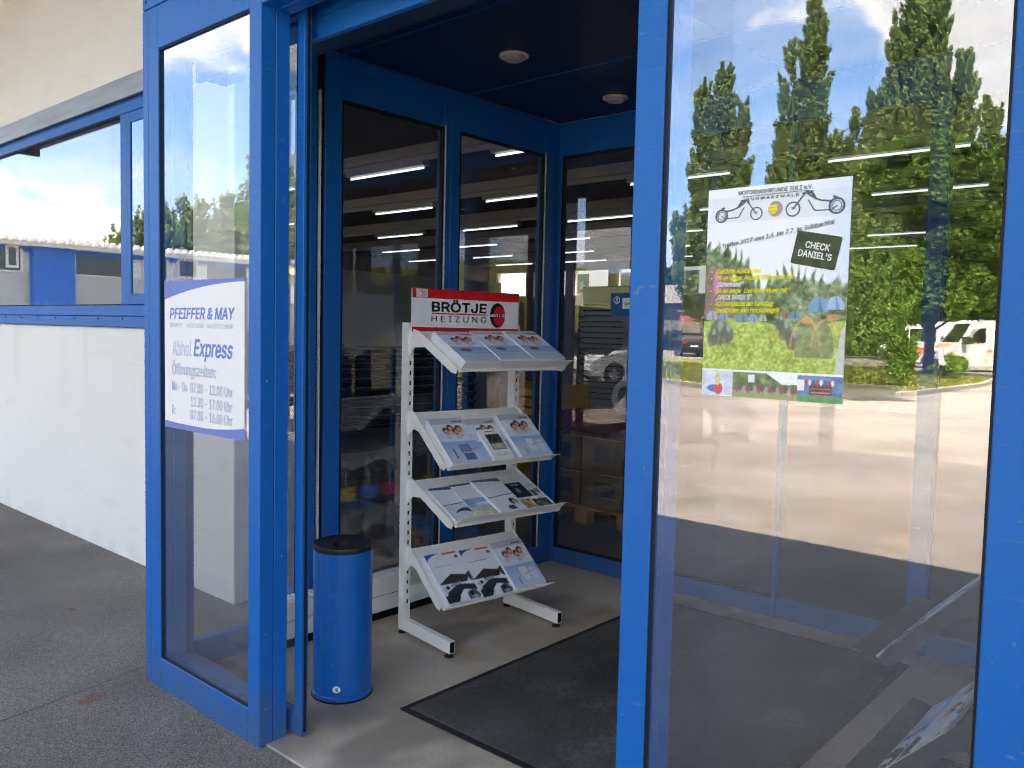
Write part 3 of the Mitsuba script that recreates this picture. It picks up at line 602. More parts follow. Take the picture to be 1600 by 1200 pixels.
def cover(kind, w, h, seed=0):
    s = Sheet(w, h, 56, (226, 228, 234)); u, v = s.u, s.v
    if kind in 'AGH':  # family portrait above, appliance below
        s.fill(v > .86, (196, 196, 204)); s.fill((v <= .86) & (v > .46), (214, 224, 240)); s.fill(np.clip((v - .5) / .3, 0, 1) * (v <= .86), (238, 240, 246), .6)
        s.fill(v <= .46, (150, 182, 222)); s.fill(np.clip((.46 - v) / .5, 0, 1) * (v <= .46), (212, 218, 232), .9)
        for i, (a, b) in enumerate(((.3, .68), (.46, .74), (.6, .66), (.74, .72))):
            a += .03 * math.sin(seed * 3 + i)
            s.ell(a, b + .03, .09, .075, (74, 52, 44)); s.ell(a + .01, b, .07, .065, (214, 158, 138)); s.ell(a, b - .03, .03, .012, (160, 80, 80)); s.ell(a, b - .1, .09, .05, (205, 196, 200), .8)
        s.mottle((v > .5) & (v < .84), 46, 22, seed)
        if kind == 'A': s.rect(.42, .74, .2, .4, (110, 138, 178)); s.rect(.44, .76, .05, .22, (86, 116, 164)); s.rect(.42, .76, .2, .215, (220, 225, 235)); s.rect(.2, .27, .1, .3, (120, 110, 116))
        if kind == 'G': s.rect(.4, .62, .12, .4, (222, 228, 238)); s.rect(.68, .9, .1, .36, (206, 218, 234)); s.rect(.22, .28, .06, .2, (150, 150, 160))
        if kind == 'H': s.ell(.35, .36, .16, .05, (120, 110, 118)); s.rect(.12, .95, .2, .24, (206, 214, 228), .8)
        s.rect(.62, .82, .9, .925, (90, 86, 96)); s.ell(.88, .915, .035, .024, (170, 40, 50)); s.fill((np.abs(v - .2 - .1 * u) < .012) & (u > .5), (232, 140, 140), .6)
    elif kind == 'B':  # pale cover, curved line, dark arc
        s.fill(v < .46 + .04 * np.sin(u * 3), (206, 214, 224)); s.fill(np.abs(v - .49 - .05 * u) < .012, (96, 110, 150)); s.fill((np.hypot((u - .55) / .4, (v - .16) / .22) < 1) & (np.hypot((u - .42) / .34, (v - .1) / .2) > 1), (54, 48, 50)); s.fill(v > .94 - .05 * u, (70, 92, 150)); s.mottle(v < .45, 30, 8, 3)
    elif kind == 'E':  # beach
        s.fill(v < .56, (126, 172, 216)); s.fill(np.clip((.5 - v) / .35, 0, 1), (222, 212, 178)); s.mottle(v < .56, 60, 9, 2); s.ell(.6, .4, .3, .05, (236, 238, 240), .8); s.fill(v > .95, (70, 90, 140))
    elif kind == 'F':  # white cover with a swimmer-like figure
        s.fill(np.abs(v - .52 + .06 * (1 - u)) < .01, (90, 90, 110)); s.fill(v > .95 - .05 * u, (90, 104, 140)); s.ell(.86, .93, .06, .03, (190, 60, 70)); s.ell(.75, .3, .13, .09, (40, 40, 50)); s.ell(.78, .28, .07, .06, (214, 170, 150)); s.ell(.56, .14, .16, .06, (66, 70, 90)); s.ell(.85, .16, .2, .08, (216, 222, 234)); s.mottle(v < .5, 20, 10, 4)
    elif kind == 'D':  # technical sheet with photographs
        s.c[:] = (228, 228, 226); s.rect(.05, .64, .42, .86, (44, 44, 48)); s.rect(.3, .42, .56, .68, (90, 130, 180)); s.rect(.28, .54, .78, .81, (150, 150, 155)); s.rect(.05, .42, .06, .36, (176, 150, 96)); s.rect(.46, .95, .06, .33, (96, 104, 96)); s.rect(.68, .82, .42, .6, (90, 104, 120)); s.rect(.84, .97, .48, .62, (120, 128, 140)); s.rect(.7, .95, .68, .7, (180, 180, 184)); s.rect(.7, .95, .74, .76, (180, 180, 184)); s.mottle((v < .4) & (v > .05), 150, 13, 6)
    elif kind == 'C':  # fittings in black and white
        s.fill(v > .55, (232, 232, 235)); s.fill(v <= .55, (228, 230, 234))
        for p_, c in (([(0, .38), (.45, .55), (.9, .48), (.82, .36), (.5, .36)], (60, 54, 52)), ([(.1, .2), (.5, .34), (.95, .28), (.95, .16), (.6, .22), (.3, .06)], (48, 50, 60)), ([(.62, .14), (.86, .2), (.98, .05), (.9, 0), (.62, 0)], (86, 92, 100)), ([(0, .0), (.3, 0), (.42, .1), (.22, .2), (0, .14)], (40, 42, 50)), ([(.3, .3), (.62, .33), (.6, .38), (.3, .36)], (150, 156, 170)), ([(.06, .3), (.22, .36), (.26, .28), (.1, .24)], (190, 194, 204)), ([(.84, .5), (1, .55), (1, .34), (.9, .36)], (78, 82, 100))):
            s.poly(p_, c)
        s.ell(.2, .3, .05, .03, (30, 30, 34)); s.ell(.75, .12, .06, .04, (30, 32, 36)); s.ell(.8, .04, .1, .03, (150, 160, 168))
        s.poly([(0, 1), (.5, 1), (.2, .955), (.06, .9), (0, .83)], (40, 98, 172)); s.rect(.5, .92, .94, .985, (226, 108, 64)); s.ell(.86, .87, .05, .03, (110, 70, 90)); s.rect(.1, .4, .72, .73, (170, 170, 176)); s.rect(.3, .7, .72, .735, (190, 190, 196)); s.mottle(v < .55, 26, 12, 7)
    elif kind == 'S':
        s.c[:] = (236, 236, 232); s.rect(.2, .92, .3, .82, (90, 92, 92)); s.rect(.22, .9, .56, .8, (52, 56, 60)); s.rect(.22, .9, .32, .5, (176, 168, 150)); s.mottle((v > .3) & (v < .82), 90, 14, 8); s.rect(.3, .8, .9, .925, (90, 90, 90)); s.rect(.2, .8, .12, .14, (180, 180, 180)); s.rect(.2, .8, .18, .2, (190, 190, 190))
    return s


# ---------------------------------------------------------------- brochure racks


def rack(P0, Xd, Yd, lab, shelves, stock, board, rw='rack_white'):
    P0, Xd, Yd = arr(P0), arr(Xd), arr(Yd); k = thing('brochure_rack', lab, 'display rack')
    W = lambda m: put(m, P0, Xd, Yd)  # local frame: x out of the rack, y along it, z up
    Xz = lambda poly, y, d: put(put(ext(poly, d), (0, y + d, 0), (1, 0, 0), (0, 0, 1)), P0, Xd, Yd)
    for y in (0., .69):
        post = m3.Manifold.cube([.055, .034, 1.55]).translate([-.012, y - .017, .03]) - m3.Manifold.cube([.049, .028, 1.6]).translate([-.009, y - .014, .04])
        cut = [m3.Manifold.cube([.03, .011, .021]).translate([.03, y + s_ * .0075 - .0055, z]) for z in np.arange(.17, 1.5, .05) for s_ in (0,)]
        cut += [m3.Manifold.cube([.0045, .02, .02]).translate([xx, y - .03, z]) for z in (.1, .135, .17, 1.5, 1.54, 1.46) for xx in (.004, .022)]
        post = post - m3.Manifold.batch_boolean(cut, m3.OpType.Add)
        pm = post.to_mesh(); add(k + '__post', W(trimesh.Trimesh(pm.vert_properties[:, :3], pm.tri_verts, process=False)), rw)
        add(k + '__post_core', W(B(-.006, .034, y - .011, y + .011, .05, 1.57)), 'black_hole')
        f_ = add(k + '__foot', W(join([B(-.012, .43, y - .016, y + .016, .031, .092, .002)])), rw)
        add(f_ + '__end_opening', W(B(.4295, .4308, y - .012, y + .012, .036, .087)), 'black_hole')
        for x in (.0, .405):
            m = lathe([(0, .0), (.02, 0), (.021, .006), (.012, .011), (.006, .012), (.006, .031)], 16); m.apply_translation((x, y, .009)); add(f_ + '__levelling_foot', W(m), 'rubber', 30)
    add(k + '__crossbar', W(join([B(.0, .02, .018, .672, .2, .25, .002), B(.0, .02, .018, .05, .17, .199), B(.0, .02, .64, .672, .17, .199)])), rw)
    for i, (xl, zl, xb, zb) in enumerate(shelves):
        L_, Bk = arr((xl, zl)), arr((xb, zb)); ln = np.linalg.norm(Bk - L_); d = (Bk - L_) / ln; nn = arr((-d[1], d[0])) if d[0] > 0 else arr((d[1], -d[0])); nn = nn if nn[1] > 0 else -nn
        pt = lambda a, b: tuple(L_ + d * a + nn * b)
        tray = Polygon([pt(0, 0), pt(ln, 0), pt(ln, .003), pt(.004, .003), pt(.006, .018), pt(-.008, .05), pt(-.026, .072), pt(-.029, .071), pt(-.013, .048), pt(0.001, .016)])
        sh = add(k + '__shelf', Xz(tray, .0, .66), rw, 20)
        for y in (-.006, .6625):
            br = Polygon([(.043, zb - .115), (.043, zb + .004), (.07, zb + .012), pt(ln - .02, .012), pt(.055, .012), pt(.02, .006), pt(.018, -.018), pt(.05, -.03), pt(ln - .1, -.03), (.085, zb - .075)]).buffer(.004).buffer(-.003)
            add(sh + '__bracket', Xz(br, y, .0035), rw)
        U3, V3_ = Yd, Xd * d[0] + UZ * d[1]; N3 = Xd * nn[0] + UZ * nn[1]
        for (y0, w, h, n_, kind, off, lb, grp) in stock[i]:
            O = P0 + Xd * xl + UZ * zl + Yd * y0 + V3_ * (.007 + off[0]) + N3 * (.0045 + off[1])
            for j in range(n_):
                t = .0052; jt = rng.normal(0, .0012, 2); top = j == n_ - 1
                Oj = O + Yd * jt[0] + V3_ * (abs(jt[1]) + j * .0006)
                b_ = thing('brochure', lb if top else 'lower brochure in ' + grp, 'brochure', None if top else 'lower brochures in ' + grp)
                add(b_ + '__pages', put(B(0, w, 0, h, 0, t - .0006, .0005), Oj + N3 * (t * j), U3, V3_), 'paper')
                if top: yj = rng.normal(0, .012); Oj = Oj + N3 * .0; U3, V3_ = Yd * math.cos(yj) + (Xd * d[0] + UZ * d[1]) * math.sin(yj), (Xd * d[0] + UZ * d[1]) * math.cos(yj) - Yd * math.sin(yj)
                if top: cover(kind, w, h, i * 5 + len(lb)).place(b_ + '__cover', Oj + N3 * (t * (j + 1) + .0003), U3, V3_)
    if board:
        b_ = add(k + '__header_board', W(B(.06, .067, -.012, .672, 1.535, 1.75, .001)), 'ink_white'); tag(b_, 'white and red header board of a heating brand')
        O = P0 + Xd * .0675 + Yd * -.012 + UZ * 1.535; U3 = Yd
        add(b_ + '__stripe', [put(ext(sbox(0, .168, .684, .215), .0008), O, U3, UZ), put(ext(sbox(0, 0, .684, .024), .0008), O, U3, UZ), put(ext(sbox(.115, .0905, .462, .0965), .0008), O, U3, UZ)], 'ink_red')
        add(b_ + '__lettering', [fit('BRÖTJE', .046, O, U3, UZ, .115, .103, .347, bold=True), fit('BRÖTJE', .046, O + UZ * .0022, U3, UZ, .1165, .103, .345, bold=True), fit('H E I Z U N G', .03, O, U3, UZ, .115, .052, .347)], 'ink_black')
        c = affinity.scale(Point(.538, .094).buffer(.052, 24), 1., 1.25); add(b_ + '__logo', [put(ext(c, .0008), O, U3, UZ)], 'ink_black')
        r_ = affinity.scale(Point(.552, .092).buffer(.043, 24), .95, 1.2).intersection(c.buffer(-.002)); bar = sbox(.47, .085, .6, .1)
        add(b_ + '__logo', [put(ext(r_.difference(bar), .0016), O, U3, UZ)], 'ink_red'); add(b_ + '__logo', [fit('BRÖTJE', .0125, O + Xd * .0008, U3, UZ, .488, .0865, .1, bold=True)], 'ink_white')
        sh_ = Sheet(.07, .042, 26, (205, 190, 190)); sh_.mottle(sh_.u > -1, 110, 7, 3); sh_.place(b_ + '__sticker', O + U3 * .02 + UZ * .17 + Xd * .0016, U3, UZ)
    return k


A4w, A4h = .208, .292
S1 = (.452, 1.357, .1, 1.535); S2 = (.371, .889, .076, 1.135); S3 = (.44, .632, .075, .796); S4 = (.354, .214, .068, .452)
g = lambda s_, p_: f'the {p_} pile on the {s_} shelf of the far rack'
stock1 = [
    [(.02, A4w, A4h, 9, 'H', (0, 0), 'family portrait brochure topping the left pile of the top shelf', g('top', 'left')), (0.232, A4w, A4h, 10, 'H', (0, 0), 'family portrait brochure topping the middle pile of the top shelf', g('top', 'middle')), (.445, A4w, A4h, 11, 'H', (0, 0), 'family portrait brochure topping the right pile of the top shelf', g('top', 'right'))],
    [(.02, A4w, A4h, 6, 'A', (0, 0), 'family portrait brochure with two blue appliances, left on the second shelf', g('second', 'left')), (.237, A4w - .01, A4h, 3, 'G', (0, 0), 'family portrait brochure half covered by a small leaflet', g('second', 'middle')), (.446, A4w, A4h, 6, 'G', (0, 0), 'family portrait brochure with white boiler, right on the second shelf', g('second', 'right')), (.272, .125, .2, 3, 'S', (0., .0165), 'small pale leaflet with a grey building photo', 'the small leaflet pile on the second shelf')],
    [(.02, .19, A4h, 2, 'B', (0, 0), 'pale brochure with a dark arc, left on the third shelf', g('third', 'left')), (.15, .19, A4h, 1, 'E', (0, .0112), 'beach photo brochure on the third shelf', g('third', 'second')), (.28, .17, A4h, 5, 'F', (0, .0), 'white brochure with a dark haired figure on the third shelf', g('third', 'third')), (.45, A4w - .002, A4h, 2, 'D', (0, .0), 'technical sheet with several small photographs on the third shelf', g('third', 'right'))],
    [(.025, A4w, A4h, 5, 'C', (0, 0), 'left brochure with black and white fittings and orange bar', g('bottom', 'left')), (.237, A4w - .004, A4h, 3, 'C', (0, 0), 'middle brochure with black and white fittings and orange bar', g('bottom', 'middle')), (.446, A4w, A4h, 5, 'G', (0, 0), 'family portrait brochure with white boiler on the bottom shelf', g('bottom', 'right'))]]
th = math.radians(-8.5)
rack((.38, 1.14, 0), (math.cos(th), math.sin(th), 0), (-math.sin(th), math.cos(th), 0), 'white metal brochure rack with red and white header board', (S1, S2, S3, S4), stock1, True)
g2 = lambda s_, p_: f'the {p_} pile on the {s_} shelf of the near rack'
stock2 = [[(.02 + .213 * j, A4w, A4h, 2, c, (0, 0), f'brochure on the {s_} shelf of the near rack, {p_}', g2(s_, p_)) for j, (c, p_) in enumerate(zip('GAC', ('innermost', 'middle', 'outermost')))] for s_ in ('upper', 'lower')]
rack((3.11, 1.5, 0), (-1, 0, 0), (0, -1, 0), 'dark brochure rack behind the near side pane', ((.335, .615, .08, .885), (.335, .25, .08, .52)), stock2, False, 'steel_dark')

# ---------------------------------------------------------------- shop interior seen through the glass
LZ = 3.16
rows = [(4.1, -3.92), (6.05, -5.88), (8.1, -6.18), (10., -10.48), (11.9, -9.64), (13.7, -10.6)]
for ri, (y, x0) in enumerate(rows):
    k = add('lighting_trunking', [B(-13, 5, y - .06, y + .06, 3.27, 3.31), B(-13, 5, y - .015, y + .015, 3.22, 3.269), B(-13, 5, y + .16, y + .2, 3.3, 3.44)], 'trunking')
    tag(k, f'grey lighting trunking under the shop ceiling, {("first", "second", "third", "fourth", "fifth", "sixth")[ri]} row behind the glass', 'trunking', 'lighting trunkings under the shop ceiling')
    for j in range(-1, 5):
        x = x0 + 2.14 * j
        if x < -12.5 or x > 1.5: continue
        t_k = thing('strip_light', f'lit fluorescent strip light in the {("first", "second", "third", "fourth", "fifth", "sixth")[ri]} row of the shop', 'strip light', f'strip lights in ceiling row {ri + 1}')
        add(t_k + '__housing', B(x - .03, x + 1.2, y - .05, y + .05, 3.17, 3.219), 'trunking')
        add(t_k + '__tube', cyl((x, y, 3.15), (x + 1.16, y, 3.15), .011, 6), 'ink_white', False, emitter={'type': 'area', 'radiance': {'type': 'rgb', 'value': [.13, .142, .145]}})
cab = thing('display_cabinet', 'tall white cabinet wall behind the left glass wall', 'cabinet')
add(cab + '__carcass', B(-3.5, -3.04, 2.0, 5.6, 0.005, 2.1, .003), 'cabinet_white')
for i in range(5):
    d_ = add(cab + '__door', B(-3.038, -3.015, 2.0 + i * .655, 2.65 + i * .655, .06, 2.09, .003), 'cabinet_white')
    add(d_ + '__handle', B(-3.014, -2.99, 2.6 + i * .655, 2.615 + i * .655, 1., 1.15), 'steel_edge')
add(cab + '__display_opening', B(-3.0145, -3.012, 4.3, 4.58, 1.55, 1.95), 'steel_dark')
rk = thing('storage_rack', 'dark storage rack of long profiles behind the left glass wall', 'storage rack')
add(rk + '__frame', [B(-2.55, -2.5, y, y + .05, .005, 1.4) for y in (1.9, 2.9, 3.9)] + [B(-1.95, -1.9, y, y + .05, .005, 1.4) for y in (1.75, 3.95)], 'steel_dark')
for i in range(12):
    s_ = add(rk + '__shelf', B(-2.5, -1.88, 1.75, 4.0, .48 + i * .078, .52 + i * .078), 'steel_dark'); add(s_ + '__edge', B(-1.8795, -1.87, 1.75, 4.0, .508 + i * .078, .517 + i * .078), 'steel_edge')
pl = thing('bottle_crate_stack', 'film wrapped pallet of dark bottles behind the glass by the bin', 'pallet')
add(pl + '__pallet', [B(-1.2, -.35, 1.15, 2.45, .1, .125)] + [B(-1.2, -.35, y, y + .1, .006, .1) for y in (1.15, 1.75, 2.35)], 'timber')
for lv in range(2):
    for i in range(7):
        y = 1.24 + i * .17; z = .127 + lv * .34; x = -.45
        m = lathe([(0, 0), (.06, 0), (.062, .01), (.062, .19), (.03, .26), (.024, .3), (.026, .325), (0, .326)], 14); m.apply_translation((x, y, z)); b_ = add(pl + '__bottle', m, 'bottle_dark', 40)
        m = lathe([(.0625, .06), (.0632, .061), (.0632, .14), (.0625, .141)], 14); m.apply_translation((x, y, z)); add(b_ + '__label', m, ('yellow_paint', 'steel_edge', 'ink_red', 'facade_blue')[(i * 3 + lv) % 4])
add(pl + '__load', B(-1.18, -.53, 1.18, 2.4, .127, .8, .02), 'steel_dark')
wv = trimesh.creation.box((.9, 1.32, .72)); wv.apply_translation((-.78, 1.79, .46)); wv = wv.subdivide().subdivide().subdivide().subdivide(); wv.vertices += (meshkit.noise(wv.vertices * 9, 3)[:, None] - .5) * .03
add(pl + '__film', wv, 'film_wrap')
for i in range(4):
    k = add('timber_board', B(-2.5 + .03 * i, -1.35 + .02 * i, 3.9 - .03 * i, 4.9, .64 + i * .032, .67 + i * .032, .002), 'timber'); tag(k, f'orange brown timber board behind the left glass wall, {("lowest", "second", "third", "topmost")[i]} of its stack', 'board', 'timber boards in the shop')
for x_, l_ in ((-2.4, 'left'), (-1.6, 'right')): tag(add('timber_trestle', B(x_, x_ + .1, 4., 4.9, .005, .638), 'steel_dark'), f'dark trestle under the {l_} end of the timber boards', 'trestle')
k = thing('yellow_crate', 'yellow slatted crate near the rear corner of the glass walls', 'crate')
for i in range(4): add(k + '__slat', B(-1.3, -.82, 3.86, 3.88, .74 + i * .085, .8 + i * .085, .002), 'yellow_paint')
add(k + '__frame', [B(-1.32, -1.28, 3.84, 4.3, .006, 1.1), B(-.84, -.8, 3.84, 4.3, .006, 1.1), B(-1.28, -.84, 3.9, 4.3, .7, .73)], 'yellow_paint')
names = {(0, 0): 'lower left', (1, 0): 'lower right', (0, 1): 'upper left', (1, 1): 'upper right'}
for (i, j), l in names.items():
    k = thing('carton_box', f'brown cardboard carton with dark print behind the back glass, {l} of four', 'carton', 'cartons behind the back glass'); x = -.9 + i * .41
    add(k + '__carton', B(x, x + .4, 3.8, 4.2, .15 + j * .285, .43 + j * .285, .004), 'carton'); add(k + '__print', B(x + .13, x + .33, 3.798, 3.8, .24 + j * .285, .36 + j * .285), 'steel_dark'); add(k + '__tape', B(x, x + .4, 3.798, 3.8, .42 + j * .285, .428 + j * .285), 'timber')
k = thing('carton_pallet', 'wooden pallet under the brown cartons', 'pallet')
for i in range(5): add(k + '__board', B(-.95, .0, 3.78 + i * .09, 3.85 + i * .09, .125, .148), 'timber')
add(k + '__block', [B(x, x + .12, y, y + .1, .006, .124) for x in (-.95, -.53, -.12) for y in (3.78, 4.12)], 'timber')
k = thing('maroon_wrapped_load', 'maroon film wrapped load lying on the cartons', 'load')
m = B(-.95, .12, 3.82, 4.2, .735, .9, .03).subdivide().subdivide().subdivide(); m.vertices += (meshkit.noise(m.vertices * 12, 2)[:, None] - .5) * .03; add(k + '__film', m, 'maroon_film', 30)
k = thing('maroon_roll_column', 'column of maroon wrapped rolls right of the cartons', 'roll stack')
for i in range(7):
    m = lathe([(0, 0), (.075, .004), (.085, .02), (.085, .055), (.075, .07), (0, .074)], 20); m.apply_translation((.03, 3.9, .2 + i * .075)); add(k + '__roll', m, 'maroon_film', 40)
add(k + '__base', B(-.06, .12, 3.81, 3.99, .006, .2), 'steel_dark')
k = thing('condenser_unit', 'grey wrapped panel with black wire loops behind the back glass', 'condenser')
add(k + '__panel', B(-.92, -.35, 4.3, 4.42, .72, 1.95, .01), 'grey_film')
for i in range(9):
    z = .98 + i * .095
    add(k + '__wire_loop', tube([(-.45, 4.28, z), (-.86, 4.28, z), (-.9, 4.28, z + .012), (-.91, 4.28, z + .026), (-.9, 4.28, z + .04), (-.86, 4.28, z + .052), (-.45, 4.28, z + .052)], .005, 5), 'rubber')
add(k + '__support', B(-.9, -.4, 4.3, 4.42, .006, .72), 'steel_dark')
k = thing('pipe_coil', 'round coil of pale pipe standing before the wire panel', 'coil')
for i in range(5):
    m = trimesh.creation.torus(.13 - .008 * i, .012, major_sections=32, minor_sections=8); add(k + '__winding', put(m, (-.16, 3.93 + .02 * (i % 2), 1.04), (1, 0, 0), (0, 0, 1)), 'cabinet_white', 40)
# neighbouring house beyond the rear windows
nb = thing('neighbour_house', 'white house seen through the rear shop windows', 'house')
add(nb + '__wall', B(-26, 4, 34, 44, 0, 6.2), 'facade_white')
add(nb + '__roof', B(-26.6, 4.6, 33.4, 44.6, 6.2, 6.6), 'roof_grey')
for x in np.arange(-24, 3, 3.2): w_ = add(nb + '__window', B(x, x + 1.3, 33.97, 34.0, 3.2, 4.6), 'window_dark')
add('rear_asphalt', sheet([(-40, 17.2), (40, 17.2), (40, 60), (-40, 60)], 0.), 'asphalt'); tag('rear_asphalt', 'asphalt yard behind the shop', None, None, 'structure')

# ---------------------------------------------------------------- across the yard: long factory hall (seen mirrored in the glass)
FX = -30.8
fb = thing('factory_hall', 'long low factory hall with white roof edge and blue gate bay', 'building')
add(fb + '__wall', B(FX - 14, FX - .02, -19.4, 8, 0, 4.1), 'facade_white')
cl = []
for i in range(58): cl.append(B(FX - .02, FX + (.02 if i % 2 else .0), -19.3, 7.9, .25 + i * .055, .305 + i * .055))
add(fb + '__cladding', [B(FX - .02, FX + .035, -19.3, 7.9, .25 + i * .11, .31 + i * .11) for i in range(28)] + [B(FX - .019, FX, -19.3, 7.9, .2, 3.35)], 'cladding'); tag(fb + '__cladding', 'grey corrugated cladding')
rf = add(fb + '__roof', [B(FX - 15, FX + .75, -19.9, 8.5, 4.4, 4.56), B(FX - .6, FX + .7, -19.9, 8.5, 4.28, 4.399)], 'facade_white')
add(rf + '__corrugation', [B(FX + .7, FX + .8, y, y + .16, 4.44, 4.62) for y in np.arange(-19.9, 8.4, .32)], 'facade_white')
add(fb + '__fascia', B(FX - .02, FX + .06, -19.3, 7.9, 4.1, 4.279), 'facade_blue')
gb = add(fb + '__gate_bay', B(FX - .01, FX + .35, -9.92, -8.44, 0, 4.27), 'facade_blue'); tag(gb, 'projecting blue gate bay')
for y0, y1 in ((-8.1, -5.2), (-12.1, -10.05), (-15.2, -12.8), (-18.9, -17.), (-4.6, -2.2), (-1.6, 1.), (1.6, 4.)):
    w_ = add(fb + '__window', [B(FX, FX + .05, y0, y1, 3.36, 4.2)], 'window_dark'); add(w_ + '__frame', [B(FX, FX + .09, y0, y1, 3.3, 3.36), B(FX, FX + .09, y0 - .08, y0, 3.3, 4.2), B(FX, FX + .09, y1, y1 + .08, 3.3, 4.2)], 'facade_white')
for y0, y1 in ((-7.95, -7.7), (-16.5, -15.75)):
    w_ = add(fb + '__casement', B(FX, FX + .07, y0, y1, 3.55, 4.2), 'window_dark'); add(w_ + '__frame', [B(FX, FX + .11, y0 - .09, y0, 3.45, 4.26), B(FX, FX + .11, y1, y1 + .09, 3.45, 4.26), B(FX, FX + .11, y0, y1, 3.45, 3.55), B(FX, FX + .11, y0, y1, 4.2, 4.26)], 'facade_white')
tn = thing('party_tent', 'white and yellow party tent standing by the factory hall', 'tent')
for n_, (x0, y0), m_ in (('white_bay', (-33.3, -21.0), 'white_fabric'), ('yellow_bay', (-32.8, -22.1), 'yellow_fabric')):
    add(tn + '__' + n_, [B(x0 - .9, x0 + .5, y0 - .5, y0 + .5, 2.6, 4.1, .05)], m_)
    pk = trimesh.Trimesh([(x0 - 1., y0 - .56, 4.1), (x0 + .6, y0 - .56, 4.1), (x0 + .6, y0 + .56, 4.1), (x0 - 1., y0 + .56, 4.1), (x0 - .2, y0, 4.75)], [[0, 1, 4], [1, 2, 4], [2, 3, 4], [3, 0, 4]], process=False); add(tn + '__roof', pk, m_)
add(tn + '__side_wall', B(-34.2, -32.9, -22.6, -20.5, .02, 2.59), 'white_fabric')
for x, y in ((-32.75, -20.45), (-32.25, -22.65)): add(tn + '__pole', cyl((x, y, 0), (x, y, 4.1), .05, 8), 'rim_metal')

# ---------------------------------------------------------------- vehicles


def vehicle(name, label, cat, prof, cuts, W, pos, heading, paint, belt, tum, glass, rwheel, xw, extra):
    k = thing(name, label, cat); c, s_ = math.cos(heading), math.sin(heading)
    W_ = lambda m: put(m, arr((pos[0], pos[1], .0)), (c, s_, 0), (-s_, c, 0))
    P_ = Polygon(prof).buffer(-.06).buffer(.06, quad_segs=4)
    for x in xw: P_ = P_.difference(Point(x, rwheel).buffer(rwheel * 1.16, 10))
    body = put(ext(P_, W), (0, W / 2, 0), (1, 0, 0), (0, 0, 1)); body = body.subdivide_to_size(.35)
    v = body.vertices; z = v[:, 2]; sc = 1 - tum * np.clip((z - belt) / 1., 0, 1) ** 1.1 - .06 * np.clip((np.abs(v[:, 0]) - prof_max(prof) + .55) / .55, 0, 1) ** 2; v[:, 1] *= sc; body.vertices = v
    add(k + '__body', W_(body), paint, 40)
    half = lambda z: W / 2 * (1 - tum * max(0, z - belt) ** 1.1)
    for sd in (1, -1):
        for pts in glass['side']:
            q = arr([(x, sd * (half(z) + .004), z) for x, z in pts]); add(k + '__side_window', W_(trimesh.Trimesh(q, [[0, i, i + 1] for i in range(1, len(q) - 1)], process=False)), 'car_glass')
    for (x0, z0, x1, z1) in glass['ends']:
        dx, dz = z1 - z0, -(x1 - x0); l = math.hypot(dx, dz); sg_ = 1 if x0 > 0 else -1; nx, nz = abs(dx) / l * sg_ * .008, abs(dz) / l * .008
        y0, y1 = half(z0) * .88, half(z1) * .86
        add(k + ('__windscreen' if x0 > 0 else '__rear_window'), W_(quad((x0 + nx, -y0, z0 + nz), (x0 + nx, y0, z0 + nz), (x1 + nx, y1, z1 + nz), (x1 + nx, -y1, z1 + nz))), 'car_glass')
    for x in xw:
        for sd in (1, -1):
            y = sd * (W / 2 - .1)
            w_ = add(k + '__wheel', W_(put(lathe([(rwheel * .62, -.1), (rwheel * .96, -.1), (rwheel, -.07), (rwheel, .07), (rwheel * .96, .1), (rwheel * .62, .1)], 20), (x, y, rwheel), (1, 0, 0), (0, 0, 1))), 'tyre', 40)
            rim = [cyl((x, y + sd * .06, rwheel), (x, y + sd * .075, rwheel), rwheel * .22, 10)] + [put(B(-.03, .03, .04, rwheel * .6, -.0, .02), (x, y + sd * .07, rwheel), (math.cos(a), 0, math.sin(a)), (-math.sin(a), 0, math.cos(a))) for a in np.arange(5) * 2 * np.pi / 5]
            add(w_ + '__rim', W_(join(rim + [put(lathe([(rwheel * .56, 0), (rwheel * .64, .0), (rwheel * .64, .02), (rwheel * .56, .02)], 20), (x, y + sd * .07, rwheel), (1, 0, 0), (0, 0, 1))])), 'rim_metal')
    for (nm, x0, x1, y0, y1, z0, z1, m_) in extra: add(k + '__' + nm, W_(B(x0, x1, y0, y1, z0, z1, .012)), m_)
    return k


def prof_max(p): return max(abs(a) for a, _ in p)


car_p = [(-2.05, .3), (-2.1, .55), (-2.02, .95), (-1.75, 1.32), (-1.45, 1.46), (-.5, 1.5), (.15, 1.46), (.95, 1.0), (1.75, .84), (2.05, .66), (2.1, .4), (2.0, .24), (-1.95, .24)]
car_g = {'side': [[(-1.55, 1.03), (-.25, 1.0), (-.25, 1.4), (-1.2, 1.4)], [(-.18, 1.0), (.78, .98), (.12, 1.38), (-.18, 1.4)]], 'ends': [(.93, 1.03, .22, 1.42), (-1.98, 1.0, -1.7, 1.34)]}
car_x = [('headlight', 1.86, 2.06, .5, .78, .58, .72, 'head_lamp'), ('headlight', 1.86, 2.06, -.78, -.5, .58, .72, 'head_lamp'), ('tail_light', -2.12, -1.98, .52, .8, .78, .95, 'tail_red'), ('tail_light', -2.12, -1.98, -.8, -.52, .78, .95, 'tail_red'),
         ('number_plate', -2.13, -2.1, -.26, .26, .6, .71, 'ink_white'), ('bumper', 2.04, 2.13, -.7, .7, .3, .42, 'steel_dark'), ('mirror', .62, .8, .86, 1.02, .96, 1.09, 'steel_dark'), ('mirror', .62, .8, -1.02, -.86, .96, 1.09, 'steel_dark')]
vehicle('parked_car', 'white car parked by the right lawn, mirrored in the back glass', 'car', car_p, None, 1.78, (11.1, -15.5), math.radians(60), 'car_white', .95, .22, car_g, .31, (-1.3, 1.3), car_x)
